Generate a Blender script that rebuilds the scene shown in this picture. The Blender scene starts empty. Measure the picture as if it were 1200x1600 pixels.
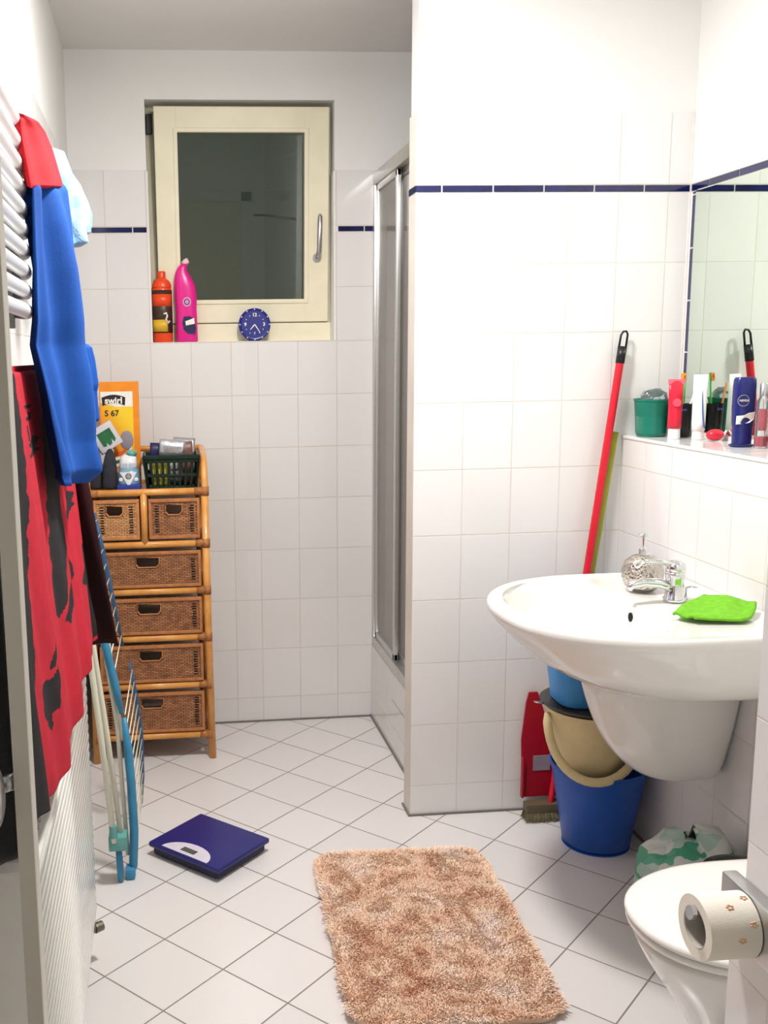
import bpy, bmesh, math, random
from mathutils import Vector, Matrix, noise
from math import sin, cos, pi, radians as rad
random.seed(7)
sc = bpy.context.scene
COL = sc.collection

# ------------------------------------------------------------------ camera, world, lights, exposure
cam_d = bpy.data.cameras.new('camera'); cam = bpy.data.objects.new('camera', cam_d); COL.objects.link(cam)
cam_d.sensor_width = 36.0; cam_d.lens = 36.0 * 1559.22 / 1600.0
cam_d.shift_x = (600 - 391.84) / 1600.0; cam_d.shift_y = (816.41 - 800) / 1600.0
cam_d.clip_start = 0.02
_r = (0.9957924, -0.09007219, -0.01686721); _u = (0.03136058, 0.16201065, 0.98629056); _f = (0.08610468, 0.9826696, -0.16415369)
cam.matrix_world = Matrix(((_r[0], _u[0], -_f[0], 0.0), (_r[1], _u[1], -_f[1], 0.0), (_r[2], _u[2], -_f[2], 1.468), (0, 0, 0, 1)))
sc.camera = cam
w = bpy.data.worlds.new('night'); sc.world = w; w.use_nodes = True
w.node_tree.nodes['Background'].inputs[0].default_value = (0.075, 0.085, 0.068, 1)
w.node_tree.nodes['Background'].inputs[1].default_value = 1.0

def area_light(name, loc, size, power, color, rot=(0, 0, 0), shape='DISK', sy=None):
    d = bpy.data.lights.new(name, 'AREA'); d.shape = shape; d.size = size
    if sy: d.size_y = sy
    d.energy = power; d.color = color
    o = bpy.data.objects.new(name, d); o.location = loc; o.rotation_euler = rot; COL.objects.link(o); return o
# round lamp under the ceiling
_d = bpy.data.lights.new('ceiling_lamp_light', 'POINT'); _d.energy = 17; _d.color = (1.0, 0.985, 0.965); _d.shadow_soft_size = 0.07
_o = bpy.data.objects.new('ceiling_lamp_light', _d); _o.location = (0.40, 2.20, 2.47); COL.objects.link(_o)
area_light('ceiling_lamp_glow', (0.40, 2.20, 2.51), 0.26, 38, (1.0, 0.985, 0.965))
sc.view_settings.view_transform = 'Standard'; sc.view_settings.look = 'None'
sc.view_settings.exposure = -0.10; sc.view_settings.gamma = 1.0
sc.view_settings.use_curve_mapping = False

# ------------------------------------------------------------------ materials
def lin(c):
    c = c / 255.0
    return c / 12.92 if c <= 0.04045 else ((c + 0.055) / 1.055) ** 2.4
def rgb(r, g, b): return (lin(r), lin(g), lin(b), 1.0)
class NT:
    def __init__(s, m): s.nt = m.node_tree; s.n = s.nt.nodes; s.l = s.nt.links
    def add(s, t, **k):
        n = s.n.new(t)
        for a, v in k.items(): setattr(n, a, v)
        return n
    def link(s, a, b): s.l.new(a, b)
    def m(s, op, a, b=None, c=None):
        n = s.n.new('ShaderNodeMath'); n.operation = op
        for i, v in enumerate((a, b, c)):
            if v is None: continue
            if hasattr(v, 'links') or hasattr(v, 'is_linked'): s.l.new(v, n.inputs[i])
            else: n.inputs[i].default_value = v
        return n.outputs[0]
def base(name):
    m = bpy.data.materials.new(name); m.use_nodes = True
    return m, NT(m), m.node_tree.nodes['Principled BSDF']
def mat(name, col, rough=0.5, metal=0.0, var=0.06, scale=30.0, bump=0.0, bscale=200.0, coat=0.0, sheen=0.0, trans=0.0, ior=1.45, alpha=1.0, sss=0.0, col2=None):
    m, t, p = base(name)
    tc = t.add('ShaderNodeTexCoord'); nz = t.add('ShaderNodeTexNoise'); nz.inputs['Scale'].default_value = scale; nz.inputs['Detail'].default_value = 4
    t.link(tc.outputs['Object'], nz.inputs['Vector'])
    r = t.add('ShaderNodeValToRGB'); r.color_ramp.elements[0].position = 0.32; r.color_ramp.elements[1].position = 0.68
    a = col; b = col2 or tuple(min(1, c * (1 + var)) for c in col[:3]) + (1,)
    if not col2: a = tuple(c * (1 - var) for c in col[:3]) + (1,)
    r.color_ramp.elements[0].color = a; r.color_ramp.elements[1].color = b
    t.link(nz.outputs['Fac'], r.inputs[0]); t.link(r.outputs[0], p.inputs['Base Color'])
    p.inputs['Roughness'].default_value = rough; p.inputs['Metallic'].default_value = metal; p.inputs['IOR'].default_value = ior
    p.inputs['Coat Weight'].default_value = coat; p.inputs['Sheen Weight'].default_value = sheen
    p.inputs['Transmission Weight'].default_value = trans; p.inputs['Alpha'].default_value = alpha
    if bump:
        n2 = t.add('ShaderNodeTexNoise'); n2.inputs['Scale'].default_value = bscale; t.link(tc.outputs['Object'], n2.inputs['Vector'])
        bp = t.add('ShaderNodeBump'); bp.inputs['Strength'].default_value = bump; bp.inputs['Distance'].default_value = 0.002
        t.link(n2.outputs['Fac'], bp.inputs['Height']); t.link(bp.outputs[0], p.inputs['Normal'])
    return m

def tile_mat(name, axis, u0, uw, z0, zh, tilec, groutc, gw=0.0016, shift=None, rough=0.12, rotate=None, seed=0.0):
    """glazed tiles: grout grid computed from world position along axis (0 x / 1 y) and z, or a rotated floor grid"""
    m, t, p = base(name)
    g = t.add('ShaderNodeNewGeometry'); sx = t.add('ShaderNodeSeparateXYZ'); t.link(g.outputs['Position'], sx.inputs[0])
    X, Y, Z = sx.outputs
    if rotate:
        th, fx, fy = rotate
        dx = t.m('SUBTRACT', X, fx); dy = t.m('SUBTRACT', Y, fy)
        u = t.m('SUBTRACT', t.m('MULTIPLY', dx, cos(th)), t.m('MULTIPLY', dy, sin(th)))
        v = t.m('ADD', t.m('MULTIPLY', dx, -sin(th)), t.m('MULTIPLY', dy, -cos(th)))
        u0 = 0; z0 = 0
    else:
        u = X if axis == 0 else Y; v = Z
        if shift:   # columns left of a given place start from another joint
            st = t.m('LESS_THAN', u, shift[0]); u = t.m('ADD', u, t.m('MULTIPLY', st, shift[1]))
    cu = t.m('DIVIDE', t.m('SUBTRACT', u, u0), uw); cv = t.m('DIVIDE', t.m('SUBTRACT', v, z0), zh)
    def dist(c, s):
        f = t.m('SUBTRACT', t.m('FRACT', t.m('ADD', c, 0.5)), 0.5)
        return t.m('MULTIPLY', t.m('ABSOLUTE', f), s)
    d = t.m('MINIMUM', dist(cu, uw), dist(cv, zh))
    mask = t.add('ShaderNodeMapRange'); mask.interpolation_type = 'SMOOTHSTEP'
    mask.inputs[1].default_value = gw * 0.55; mask.inputs[2].default_value = gw * 1.25
    t.link(d, mask.inputs[0])
    # one slightly different tone for every tile
    cell = t.add('ShaderNodeCombineXYZ'); t.link(t.m('FLOOR', cu), cell.inputs[0]); t.link(t.m('FLOOR', cv), cell.inputs[1]); cell.inputs[2].default_value = seed
    wn = t.add('ShaderNodeTexWhiteNoise'); t.link(cell.outputs[0], wn.inputs['Vector'])
    br = t.m('ADD', t.m('MULTIPLY', wn.outputs['Value'], 0.045), 0.955)
    tc = t.add('ShaderNodeMix', data_type='RGBA', blend_type='MULTIPLY'); tc.inputs['Factor'].default_value = 1
    cb = t.add('ShaderNodeCombineColor'); [t.link(br, cb.inputs[i]) for i in range(3)]
    tc.inputs['A'].default_value = tilec; t.link(cb.outputs[0], tc.inputs['B'])
    mx = t.add('ShaderNodeMix', data_type='RGBA'); t.link(mask.outputs[0], mx.inputs['Factor'])
    # grout tone varies along the joints
    gn = t.add('ShaderNodeTexNoise'); gn.inputs['Scale'].default_value = 6; t.link(g.outputs['Position'], gn.inputs['Vector'])
    gr = t.add('ShaderNodeMix', data_type='RGBA'); t.link(gn.outputs['Fac'], gr.inputs['Factor'])
    gr.inputs['A'].default_value = groutc; gr.inputs['B'].default_value = tuple(min(1, c * 1.35) for c in groutc[:3]) + (1,)
    t.link(gr.outputs['Result'], mx.inputs['A']); t.link(tc.outputs['Result'], mx.inputs['B']); t.link(mx.outputs['Result'], p.inputs['Base Color'])
    ro = t.m('SUBTRACT', 0.7, t.m('MULTIPLY', mask.outputs[0], 0.7 - rough)); t.link(ro, p.inputs['Roughness'])
    wv = t.add('ShaderNodeTexNoise'); wv.inputs['Scale'].default_value = 9; t.link(g.outputs['Position'], wv.inputs['Vector'])
    h = t.m('ADD', mask.outputs[0], t.m('MULTIPLY', wv.outputs['Fac'], 0.35))
    bp = t.add('ShaderNodeBump'); bp.inputs['Strength'].default_value = 0.55; bp.inputs['Distance'].default_value = 0.0012
    t.link(h, bp.inputs['Height']); t.link(bp.outputs[0], p.inputs['Normal'])
    return m

WT = rgb(234, 232, 230); GR = rgb(205, 197, 188)
Z0, ZH, TW = 0.101, 0.203, 0.153
M = {}
M['plaster'] = mat('painted_plaster', rgb(236, 235, 232), 0.85, var=0.012, scale=4, bump=0.15, bscale=60)
M['tile_back'] = tile_mat('back_wall_tiles', 0, 0.378, TW, Z0, ZH, rgb(230, 227, 225), rgb(198, 187, 175), shift=(0.326, 0.104))
M['tile_part'] = tile_mat('partition_tiles', 0, 0.757, TW, Z0, ZH, WT, GR, seed=3)
M['tile_left'] = tile_mat('left_wall_tiles', 1, 3.864, TW, Z0, ZH, WT, GR, seed=5)
M['tile_right'] = tile_mat('right_wall_tiles', 1, 2.959, TW, Z0, ZH, WT, GR, seed=7)
M['tile_upper'] = tile_mat('upper_row_tiles', 0, 0.757, TW, 1.9505, ZH, WT, GR, seed=8)
M['tile_upper_back'] = tile_mat('upper_row_back_tiles', 0, 0.378, TW, 1.9505, ZH, rgb(230, 227, 225), rgb(198, 187, 175), shift=(0.326, 0.104), seed=8)
M['tile_upper_y'] = tile_mat('upper_row_side_tiles', 1, 2.959, TW, 1.9505, ZH, WT, GR, seed=9)
M['tile_ledge'] = tile_mat('ledge_top_tiles', 1, 2.959, TW, 0, 10, WT, GR, seed=9)
M['floor'] = tile_mat('floor_tiles', 0, 0, 0.2017, 0, 0.2017, rgb(224, 219, 217), rgb(124, 112, 104), gw=0.0021, rotate=(0.8019, 0.5612, 3.7745), rough=0.22)
M['blue_tile'] = mat('cobalt_border_tile', rgb(17, 23, 74), 0.12, var=0.25, scale=20, coat=0.5)
M['grout_white'] = mat('white_grout', rgb(226, 221, 214), 0.8, bump=0.2)
M['caulk'] = mat('grey_silicone', rgb(118, 114, 108), 0.6)
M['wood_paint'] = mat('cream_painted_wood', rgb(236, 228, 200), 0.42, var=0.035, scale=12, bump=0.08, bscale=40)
M['wood_shaded'] = mat('shaded_cream_wood', rgb(206, 198, 174), 0.5, var=0.05, scale=14)  # cream wood darkened in colour for the shade on the recessed frame
M['chrome'] = mat('chrome', rgb(225, 226, 228), 0.12, 1.0, var=0.02)
M['chrome_soft'] = mat('brushed_chrome', rgb(200, 200, 202), 0.28, 1.0, var=0.03)
M['alu'] = mat('aluminium_profile', rgb(206, 205, 202), 0.32, 0.85, var=0.03)
M['enamel'] = mat('white_enamel', rgb(238, 236, 230), 0.18, var=0.012, coat=0.4)
M['enamel_tube'] = mat('white_tube_enamel', rgb(236, 236, 236), 0.34, var=0.012, coat=0.15)
M['ceramic'] = mat('white_ceramic', rgb(232, 230, 225), 0.09, var=0.008, coat=0.6)
M['post'] = mat('grey_white_lacquer', rgb(206, 202, 190), 0.4, var=0.02, scale=8)
M['black'] = mat('black_plastic', rgb(22, 22, 24), 0.35, var=0.15)
M['black_cloth'] = mat('black_cloth', rgb(12, 12, 14), 0.9, var=0.3, sheen=0.2, bump=0.4, bscale=600)
M['hole_shade'] = mat('cavity_shade', rgb(14, 11, 9), 0.9)  # near-black colour standing for the shade inside small openings

def glass_mat(name, tint, rough, mixf):
    m, t, p = base(name)
    p.inputs['Base Color'].default_value = tint; p.inputs['Roughness'].default_value = rough
    p.inputs['Transmission Weight'].default_value = mixf; p.inputs['IOR'].default_value = 1.45
    tc = t.add('ShaderNodeTexCoord'); nz = t.add('ShaderNodeTexNoise'); nz.inputs['Scale'].default_value = 3
    t.link(tc.outputs['Object'], nz.inputs['Vector'])
    bp = t.add('ShaderNodeBump'); bp.inputs['Strength'].default_value = 0.02; t.link(nz.outputs['Fac'], bp.inputs['Height']); t.link(bp.outputs[0], p.inputs['Normal'])
    return m
M['shower_glass'] = glass_mat('greyish_shower_glass', rgb(208, 202, 194), 0.16, 0.93)
m_, t__, p__ = base('frosted_shower_glass'); p__.inputs['Base Color'].default_value = rgb(178, 172, 164); p__.inputs['Roughness'].default_value = .25; p__.inputs['Alpha'].default_value = .42
M['shower_glass'] = m_
M['window_glass'] = glass_mat('night_window_glass', rgb(225, 230, 226), 0.0, 1.0)
M['clear'] = glass_mat('clear_plastic', rgb(235, 240, 244), 0.05, 0.92)

# ------------------------------------------------------------------ mesh helpers
def link(name, me, m=None, parent=None, smooth=False, label=None):
    o = bpy.data.objects.new(name, me); COL.objects.link(o)
    if m is not None:
        for x in (m if isinstance(m, (list, tuple)) else [m]): me.materials.append(x)
    if parent: o.parent = parent
    if smooth:
        for p in me.polygons: p.use_smooth = True
    if label: o['label'] = label
    return o
def thing(name, label, cat, loc=(0, 0, 0), rz=0.0, group=None):
    o = bpy.data.objects.new(name, None); COL.objects.link(o); o.location = loc; o.rotation_euler = (0, 0, rz); o.empty_display_size = 0.05
    o['label'] = label; o['category'] = cat
    if group: o['group'] = group
    return o
def tag(o, label, cat, group=None):
    o['label'] = label; o['category'] = cat
    if group: o['group'] = group
    return o
def struct(o): o['kind'] = 'structure'; return o
class B:
    """collects shapes for one mesh"""
    def __init__(s): s.bm = bmesh.new(); s.mi = 0
    def _mark(s, n0):
        s.bm.faces.ensure_lookup_table()
        for f in s.bm.faces[n0:]: f.material_index = s.mi
    def box(s, x0, x1, y0, y1, z0, z1, bev=0.0, mtx=None):
        n0 = len(s.bm.faces)
        vs = [s.bm.verts.new((x, y, z)) for z in (z0, z1) for y in (y0, y1) for x in (x0, x1)]
        fs = [s.bm.faces.new([vs[i] for i in q]) for q in ((0, 2, 3, 1), (4, 5, 7, 6), (0, 1, 5, 4), (2, 6, 7, 3), (0, 4, 6, 2), (1, 3, 7, 5))]
        if mtx is not None:
            for v in vs: v.co = mtx @ v.co
        if bev > 0:
            es = list({e for f in fs for e in f.edges})
            bmesh.ops.bevel(s.bm, geom=es, offset=bev, segments=2, affect='EDGES', profile=0.6)
        s._mark(n0); return s
    def tube(s, pts, r, seg=12, caps=True, flat=1.0, updir=None):
        pts = [Vector(p) for p in pts]; n0 = len(s.bm.faces); rings = []
        rr = r if isinstance(r, (list, tuple)) else [r] * len(pts)
        t0 = (pts[1] - pts[0]).normalized(); ref = Vector(updir) if updir else (Vector((0, 0, 1)) if abs(t0.z) < 0.9 else Vector((1, 0, 0)))
        nrm = (ref - t0 * ref.dot(t0)).normalized()
        for i, p in enumerate(pts):
            if i == 0: t = t0
            elif i == len(pts) - 1: t = (pts[i] - pts[i - 1]).normalized()
            else: t = ((pts[i + 1] - p).normalized() + (p - pts[i - 1]).normalized()).normalized()
            nrm = (nrm - t * nrm.dot(t)).normalized(); bn = t.cross(nrm)
            rings.append([s.bm.verts.new(p + (nrm * cos(2 * pi * k / seg) * flat + bn * sin(2 * pi * k / seg)) * rr[i]) for k in range(seg)])
        for a, b in zip(rings, rings[1:]):
            for k in range(seg): s.bm.faces.new((a[k], a[(k + 1) % seg], b[(k + 1) % seg], b[k]))
        if caps: s.bm.faces.new(rings[0][::-1]); s.bm.faces.new(rings[-1])
        s._mark(n0); return s
    def rings(s, rings, close0=True, close1=True, wrap=True):
        n0 = len(s.bm.faces); R = [[s.bm.verts.new(p) for p in r] for r in rings]
        n = len(R[0])
        for a, b in zip(R, R[1:]):
            for k in range(n if wrap else n - 1): s.bm.faces.new((a[k], a[(k + 1) % n], b[(k + 1) % n], b[k]))
        if close0: s.bm.faces.new(R[0][::-1])
        if close1: s.bm.faces.new(R[-1])
        s._mark(n0); return s
    def lathe(s, prof, c=(0, 0, 0), seg=32, sx=1.0, sy=1.0, axis='z', close=True):
        rs = []
        for r, z in prof:
            ring = []
            for k in range(seg):
                a = 2 * pi * k / seg
                if axis == 'z': ring.append((c[0] + r * cos(a) * sx, c[1] + r * sin(a) * sy, c[2] + z))
                elif axis == 'y': ring.append((c[0] + r * cos(a) * sx, c[1] + z, c[2] + r * sin(a) * sy))
                else: ring.append((c[0] + z, c[1] + r * cos(a) * sx, c[2] + r * sin(a) * sy))
            rs.append(ring)
        return s.rings(rs, close, close)
    def poly(s, pts, d):
        """prism: polygon pts extruded by vector d"""
        n0 = len(s.bm.faces); d = Vector(d)
        a = [s.bm.verts.new(p) for p in pts]; b = [s.bm.verts.new(Vector(p) + d) for p in pts]
        s.bm.faces.new(a[::-1]); s.bm.faces.new(b)
        for k in range(len(a)): s.bm.faces.new((a[k], a[(k + 1) % len(a)], b[(k + 1) % len(a)], b[k]))
        s._mark(n0); return s
    def ell(s, c, r, seg=20, rs=12):
        n0 = len(s.bm.faces)
        R = []
        for i in range(1, rs):
            a = pi * i / rs
            R.append([(c[0] + r[0] * sin(a) * cos(2 * pi * k / seg), c[1] + r[1] * sin(a) * sin(2 * pi * k / seg), c[2] - r[2] * cos(a)) for k in range(seg)])
        return s.rings(R)
    def done(s, name, m=None, parent=None, smooth=False, label=None, angle=None):
        bmesh.ops.recalc_face_normals(s.bm, faces=s.bm.faces)
        me = bpy.data.meshes.new(name); s.bm.to_mesh(me); s.bm.free()
        o = link(name, me, m, parent, smooth, label)
        if angle is not None:
            for p in me.polygons: p.use_smooth = True
            me.set_sharp_from_angle(angle=rad(angle))
        return o
def subsurf(o, lv=2):
    md = o.modifiers.new('sub', 'SUBSURF'); md.levels = lv; md.render_levels = lv; return o
def solid(o, t, off=0.0):
    md = o.modifiers.new('sol', 'SOLIDIFY'); md.thickness = t; md.offset = off; return o
def grid(name, nu, nv, fn, m, parent=None, wrap=False, label=None, matfn=None, smooth=True):
    vs = [fn(i / (nu if wrap else nu - 1), j / (nv - 1)) for j in range(nv) for i in range(nu)]
    fs = []; mi = []
    for j in range(nv - 1):
        for i in range(nu if wrap else nu - 1):
            i2 = (i + 1) % nu
            fs.append((j * nu + i, j * nu + i2, (j + 1) * nu + i2, (j + 1) * nu + i))
            if matfn: mi.append(matfn((i + .5) / (nu - 1), (j + .5) / (nv - 1)))
    me = bpy.data.meshes.new(name); me.from_pydata(vs, [], fs); me.update()
    if matfn: me.polygons.foreach_set('material_index', mi)
    return link(name, me, m, parent, smooth, label)
def text_part(name, body, size, m, parent, mtx, depth=0.0006, bold=0.0, sx=1.0):
    cu = bpy.data.curves.new(name, 'FONT'); cu.body = body; cu.size = size; cu.extrude = depth; cu.offset = bold
    cu.align_x = 'CENTER'; cu.align_y = 'CENTER'
    tmp = bpy.data.objects.new('tmp', cu); COL.objects.link(tmp)
    bpy.context.view_layer.update()
    me = bpy.data.meshes.new_from_object(tmp.evaluated_get(bpy.context.evaluated_depsgraph_get()))
    bpy.data.objects.remove(tmp)
    me.transform(Matrix.Diagonal((sx, 1, 1, 1)))
    me.transform(mtx); me.materials.clear()
    return link(name, me, m, parent)
def facing_cam(x, y, z, rz=0.0):   # text plane standing upright facing -Y
    return Matrix.Translation((x, y, z)) @ Matrix.Rotation(rz, 4, 'Z') @ Matrix.Rotation(rad(90), 4, 'X')
def copy_tree(o, parent=None):
    c = o.copy(); COL.objects.link(c)
    if parent: c.parent = parent
    for ch in [x for x in bpy.data.objects if x.parent == o]: copy_tree(ch, c)
    return c
def lerp(a, b, t): return a + (b - a) * t
def interp(tab, z):
    """tab: rows sorted by first column; returns interpolated remaining columns"""
    if z <= tab[0][0]: return tab[0][1:]
    for a, b in zip(tab, tab[1:]):
        if z <= b[0]:
            t = (z - a[0]) / (b[0] - a[0]); t2 = t
            return tuple(lerp(p, q, t2) for p, q in zip(a[1:], b[1:]))
    return tab[-1][1:]

# ------------------------------------------------------------------ the room
YB, YP, XP, XL, XLEDGE, XR, ZC = 3.864, 2.959, 0.757, -0.305, 1.413, 1.590, 2.572
TS = 0.006
YR = -0.55
struct(B().box(XL - .12, 1.85, YR - .1, YB + .35, -.06, 0).done('floor', M['floor']))
struct(B().box(XL - .12, 1.85, YR - .1, YB + .12, ZC, ZC + .06).done('ceiling', M['plaster']))
# back wall, plaster with window opening; tile cladding as a part
WX0, WX1, WZ0, WZ1 = -0.026, 0.678, 1.526, 2.402
b = B()
y0, y1 = YB + TS, YB + 0.30
b.box(XL - .12, WX0, y0, y1, 0, ZC).box(WX1, 1.85, y0, y1, 0, ZC).box(WX0, WX1, y0, y1, 0, WZ0).box(WX0, WX1, y0, y1, WZ1, ZC)
wb = struct(b.done('wall_back', M['plaster']))
b = B()
b.box(XL, WX0, YB, y0, 0, 1.928).box(WX1, 1.70, YB, y0, 0, 1.928).box(WX0, WX1, YB, y0, 0, WZ0)
b.done('tile_cladding', M['tile_back'], wb)
B().box(XL, WX0, YB, y0, 1.950, 2.152).box(WX1, 1.70, YB, y0, 1.950, 2.152).done('tile_cladding', M['tile_upper_back'], wb)
# tiled reveal and sill of the window
B().box(WX0 - .001, WX0 + .004, YB + TS, YB + .10, WZ0, 2.150).box(WX1 - .004, WX1 + .001, YB + TS, YB + .10, WZ0, 2.150).done('reveal_cladding', M['plaster'], wb)
# left wall
wl = struct(B().box(XL - .12, XL - TS, YR, YB + TS, 0, ZC).done('wall_left', M['plaster']))
B().box(XL - TS, XL, YR, YB, 0, 1.928).done('tile_cladding', M['tile_left'], wl)
B().box(XL - TS, XL, YR, YB, 1.950, 2.152).done('tile_cladding', M['tile_upper_y'], wl)
# partition between shower and wash basin
wp = struct(B().box(XP + TS, 1.85, YP + TS, 3.045, 0, ZC).done('wall_partition', M['plaster']))
B().box(XP, XR, YP, YP + TS, 0, 1.928).box(XP, XP + TS, YP + TS, 3.040, 0, 1.928).done('tile_cladding', M['tile_part'], wp)
B().box(XP, XR, YP, YP + TS, 1.950, 2.152).box(XP, XP + TS, YP + TS, 3.040, 1.950, 2.152).done('tile_cladding', M['tile_upper'], wp)
# right wall above the ledge, boxed-in ledge below
wr = struct(B().box(XR + TS, 1.85, 1.38, YP + TS, 1.205, ZC).done('wall_right', M['plaster']))
B().box(XR, XR + TS, 1.38, YP, 1.2, 1.205 + .02).box(XR, XR + TS, 2.945, YP, 1.2, 1.928).done('tile_cladding', M['tile_right'], wr)
B().box(XR, XR + TS, 1.38, YP, 1.950, 2.152).done('tile_cladding', M['tile_upper_y'], wr)
wg = struct(B().box(XLEDGE, 1.85, 1.38, YP, 0, 1.200).done('wall_ledge', M['tile_right']))
B().box(XLEDGE - .003, XR, 1.38, YP, 1.200, 1.210, bev=.003).done('ledge_cover', M['tile_ledge'], wg)
# wall stub near the camera on the right (tiled, the lower courses thicker)
wn = struct(B().box(0.892, 1.85, YR, 1.38, 0, ZC).done('wall_near', M['tile_right']))
B().box(0.873, 0.892, YR, 1.38, 0, 0.60).done('tile_cladding', M['tile_right'], wn)
# wall behind the camera with a door (seen only in the reflections)
b = B(); b.box(XL - .12, -.12, YR - .1, YR, 0, ZC).box(.70, 1.85, YR - .1, YR, 0, ZC).box(-.12, .70, YR - .1, YR, 2.05, ZC)
struct(b.done('wall_rear', M['plaster']))
d2 = struct(B().box(-.12, .70, YR - .07, YR - .03, 0, 2.05).box(-.0, .58, YR - .03, YR - .02, .2, 1.85, bev=.004).done('door_2', M['wood_paint']))
struct(B().box(1.65, 1.85, 3.045, YB + .01, 0, ZC).done('wall_shower', M['tile_left']))

# cobalt border tiles
def border(name, pieces, m='blue_tile'):
    g = B()
    for p in pieces: g.box(*p, bev=.0008)
    return struct(g.done(name, M[m]))
def run(a, bnd, w_=TW, gap=0.0035, off=0.0):
    out = []; x = a - off
    while x < bnd:
        lo, hi = max(x + gap / 2, a), min(x + w_ - gap / 2, bnd)
        if hi - lo > .004: out.append((lo, hi))
        x += w_
    return out
ZB0, ZB1 = 1.930, 1.9485
border('trim_1', [(x0, x1, YP - .0015, YP + .004, ZB0, ZB1) for x0, x1 in run(XP, XR - .003, TW, .0045, .0765)] + [(XP - .0015, XP + .004, YP, 3.040, ZB0, ZB1)])
border('trim_2', [(x0, x1, YB - .0015, YB + .004, ZB0, ZB1) for x0, x1 in run(XL, WX0 - .006, TW, .004, .085)] + [(x0, x1, YB - .0015, YB + .004, ZB0, ZB1) for x0, x1 in run(WX1 + .012, 1.6, TW, .004, .053)])
border('trim_3', [(XR - .0015, XR + .004, x0, x1, ZB0, ZB1) for x0, x1 in run(1.40, 2.952, TW, .0045, .07)])
border('trim_7', [(.8905, .895, x0, x1, ZB0, ZB1) for x0, x1 in run(YR, 1.378, TW, .0045)] + [(x0, x1, YR - .003, YR + .0015, ZB0, ZB1) for x0, x1 in run(.80, .89, TW, .0045)])
struct(B().box(.70, .78, YR - .01, YR + .015, 0, 2.12).box(-.20, -.12, YR - .01, YR + .015, 0, 2.12).box(-.20, .78, YR - .01, YR + .015, 2.05, 2.12).done('trim_8', M['plaster']))
border('trim_4', [(XR - .0015, XR + .004, 2.925, 2.9435, x0, x1) for x0, x1 in run(1.213, 1.926, TW, .0045, .06)])
g = B(); g.box(XP, XR, YP + .0008, YP + .006, 1.928, 1.950).box(XP + .0008, XP + .006, YP, 3.04, 1.928, 1.950).box(XR + .0008, XR + .006, 1.38, YP, 1.928, 1.950)
g.box(XR + .0008, XR + .006, 2.92, 2.946, 1.21, 1.93)
g.box(XL, WX0, YB + .0008, YB + .006, 1.928, 1.950).box(WX1, 1.6, YB + .0008, YB + .006, 1.928, 1.950).box(XL - .006, XL - .0008, YR, YB, 1.928, 1.950)
struct(g.done('trim_5', M['grout_white']))
# grey silicone joints along the floor
g = B(); g.box(XL, .823, YB - .006, YB, 0, .006).box(XP, XLEDGE, YP - .006, YP, 0, .006).box(XP - .006, XP, YP - .006, 3.045, 0, .006).box(.817, .823, 3.045, YB, 0, .006).box(XLEDGE - .006, XLEDGE, 1.38, YP, 0, .006)
struct(g.done('baseboard_back', M['caulk']))
# white corner joint and mirror-side joint
struct(B().box(XR - .004, XR, YP - .005, YP, 1.21, 2.15).done('trim_6', M['grout_white']))

# ------------------------------------------------------------------ window
win = struct(thing('window_1', 'x', 'x')); del win['label'], win['category']
YW = YB + .100
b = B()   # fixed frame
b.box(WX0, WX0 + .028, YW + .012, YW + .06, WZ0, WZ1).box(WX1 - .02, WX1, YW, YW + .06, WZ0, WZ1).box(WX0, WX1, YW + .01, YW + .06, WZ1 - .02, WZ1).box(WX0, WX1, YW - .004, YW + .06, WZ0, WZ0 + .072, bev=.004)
b.done('frame', M['wood_shaded'], win)
b = B()   # lower casing in the lighter, lit tone of the sash
b.box(0.0, WX1 - .004, YW - .012, YW - .003, WZ0 - .006, WZ0 + .070, bev=.003)
b.done('frame_casing', M['wood_paint'], win)
SX0, SX1, SZ0, SZ1 = 0.006, 0.662, 1.600, 2.386; GX0, GX1, GZ0, GZ1 = 0.088, 0.572, 1.683, 2.299
b = B()
b.box(SX0, GX0, YW - .022, YW + .03, SZ0, SZ1, bev=.004).box(GX1, SX1, YW - .022, YW + .03, SZ0, SZ1, bev=.004)
b.box(GX0 - .003, GX1 + .003, YW - .0215, YW + .03, SZ0, GZ0, bev=.004).box(GX0 - .003, GX1 + .003, YW - .0215, YW + .03, GZ1, SZ1, bev=.004)
b.done('sash', M['wood_paint'], win)
b = B()   # inner moulding of the sash
for (a0, a1, c0, c1) in ((GX0 - .012, GX0 + .004, GZ0 - .012, GZ1 + .012), (GX1 - .004, GX1 + .012, GZ0 - .012, GZ1 + .012), (GX0, GX1, GZ0 - .012, GZ0 + .004), (GX0, GX1, GZ1 - .004, GZ1 + .012)):
    b.box(a0, a1, YW - .026, YW, c0, c1, bev=.003)
b.done('glazing_bead', M['wood_paint'], win)
B().box(GX0, GX1, YW + .004, YW + .008, GZ0, GZ1).done('pane', M['window_glass'], win)
B().box(GX0, GX1, YW + .020, YW + .024, GZ0, GZ1).done('pane', M['window_glass'], win)
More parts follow.
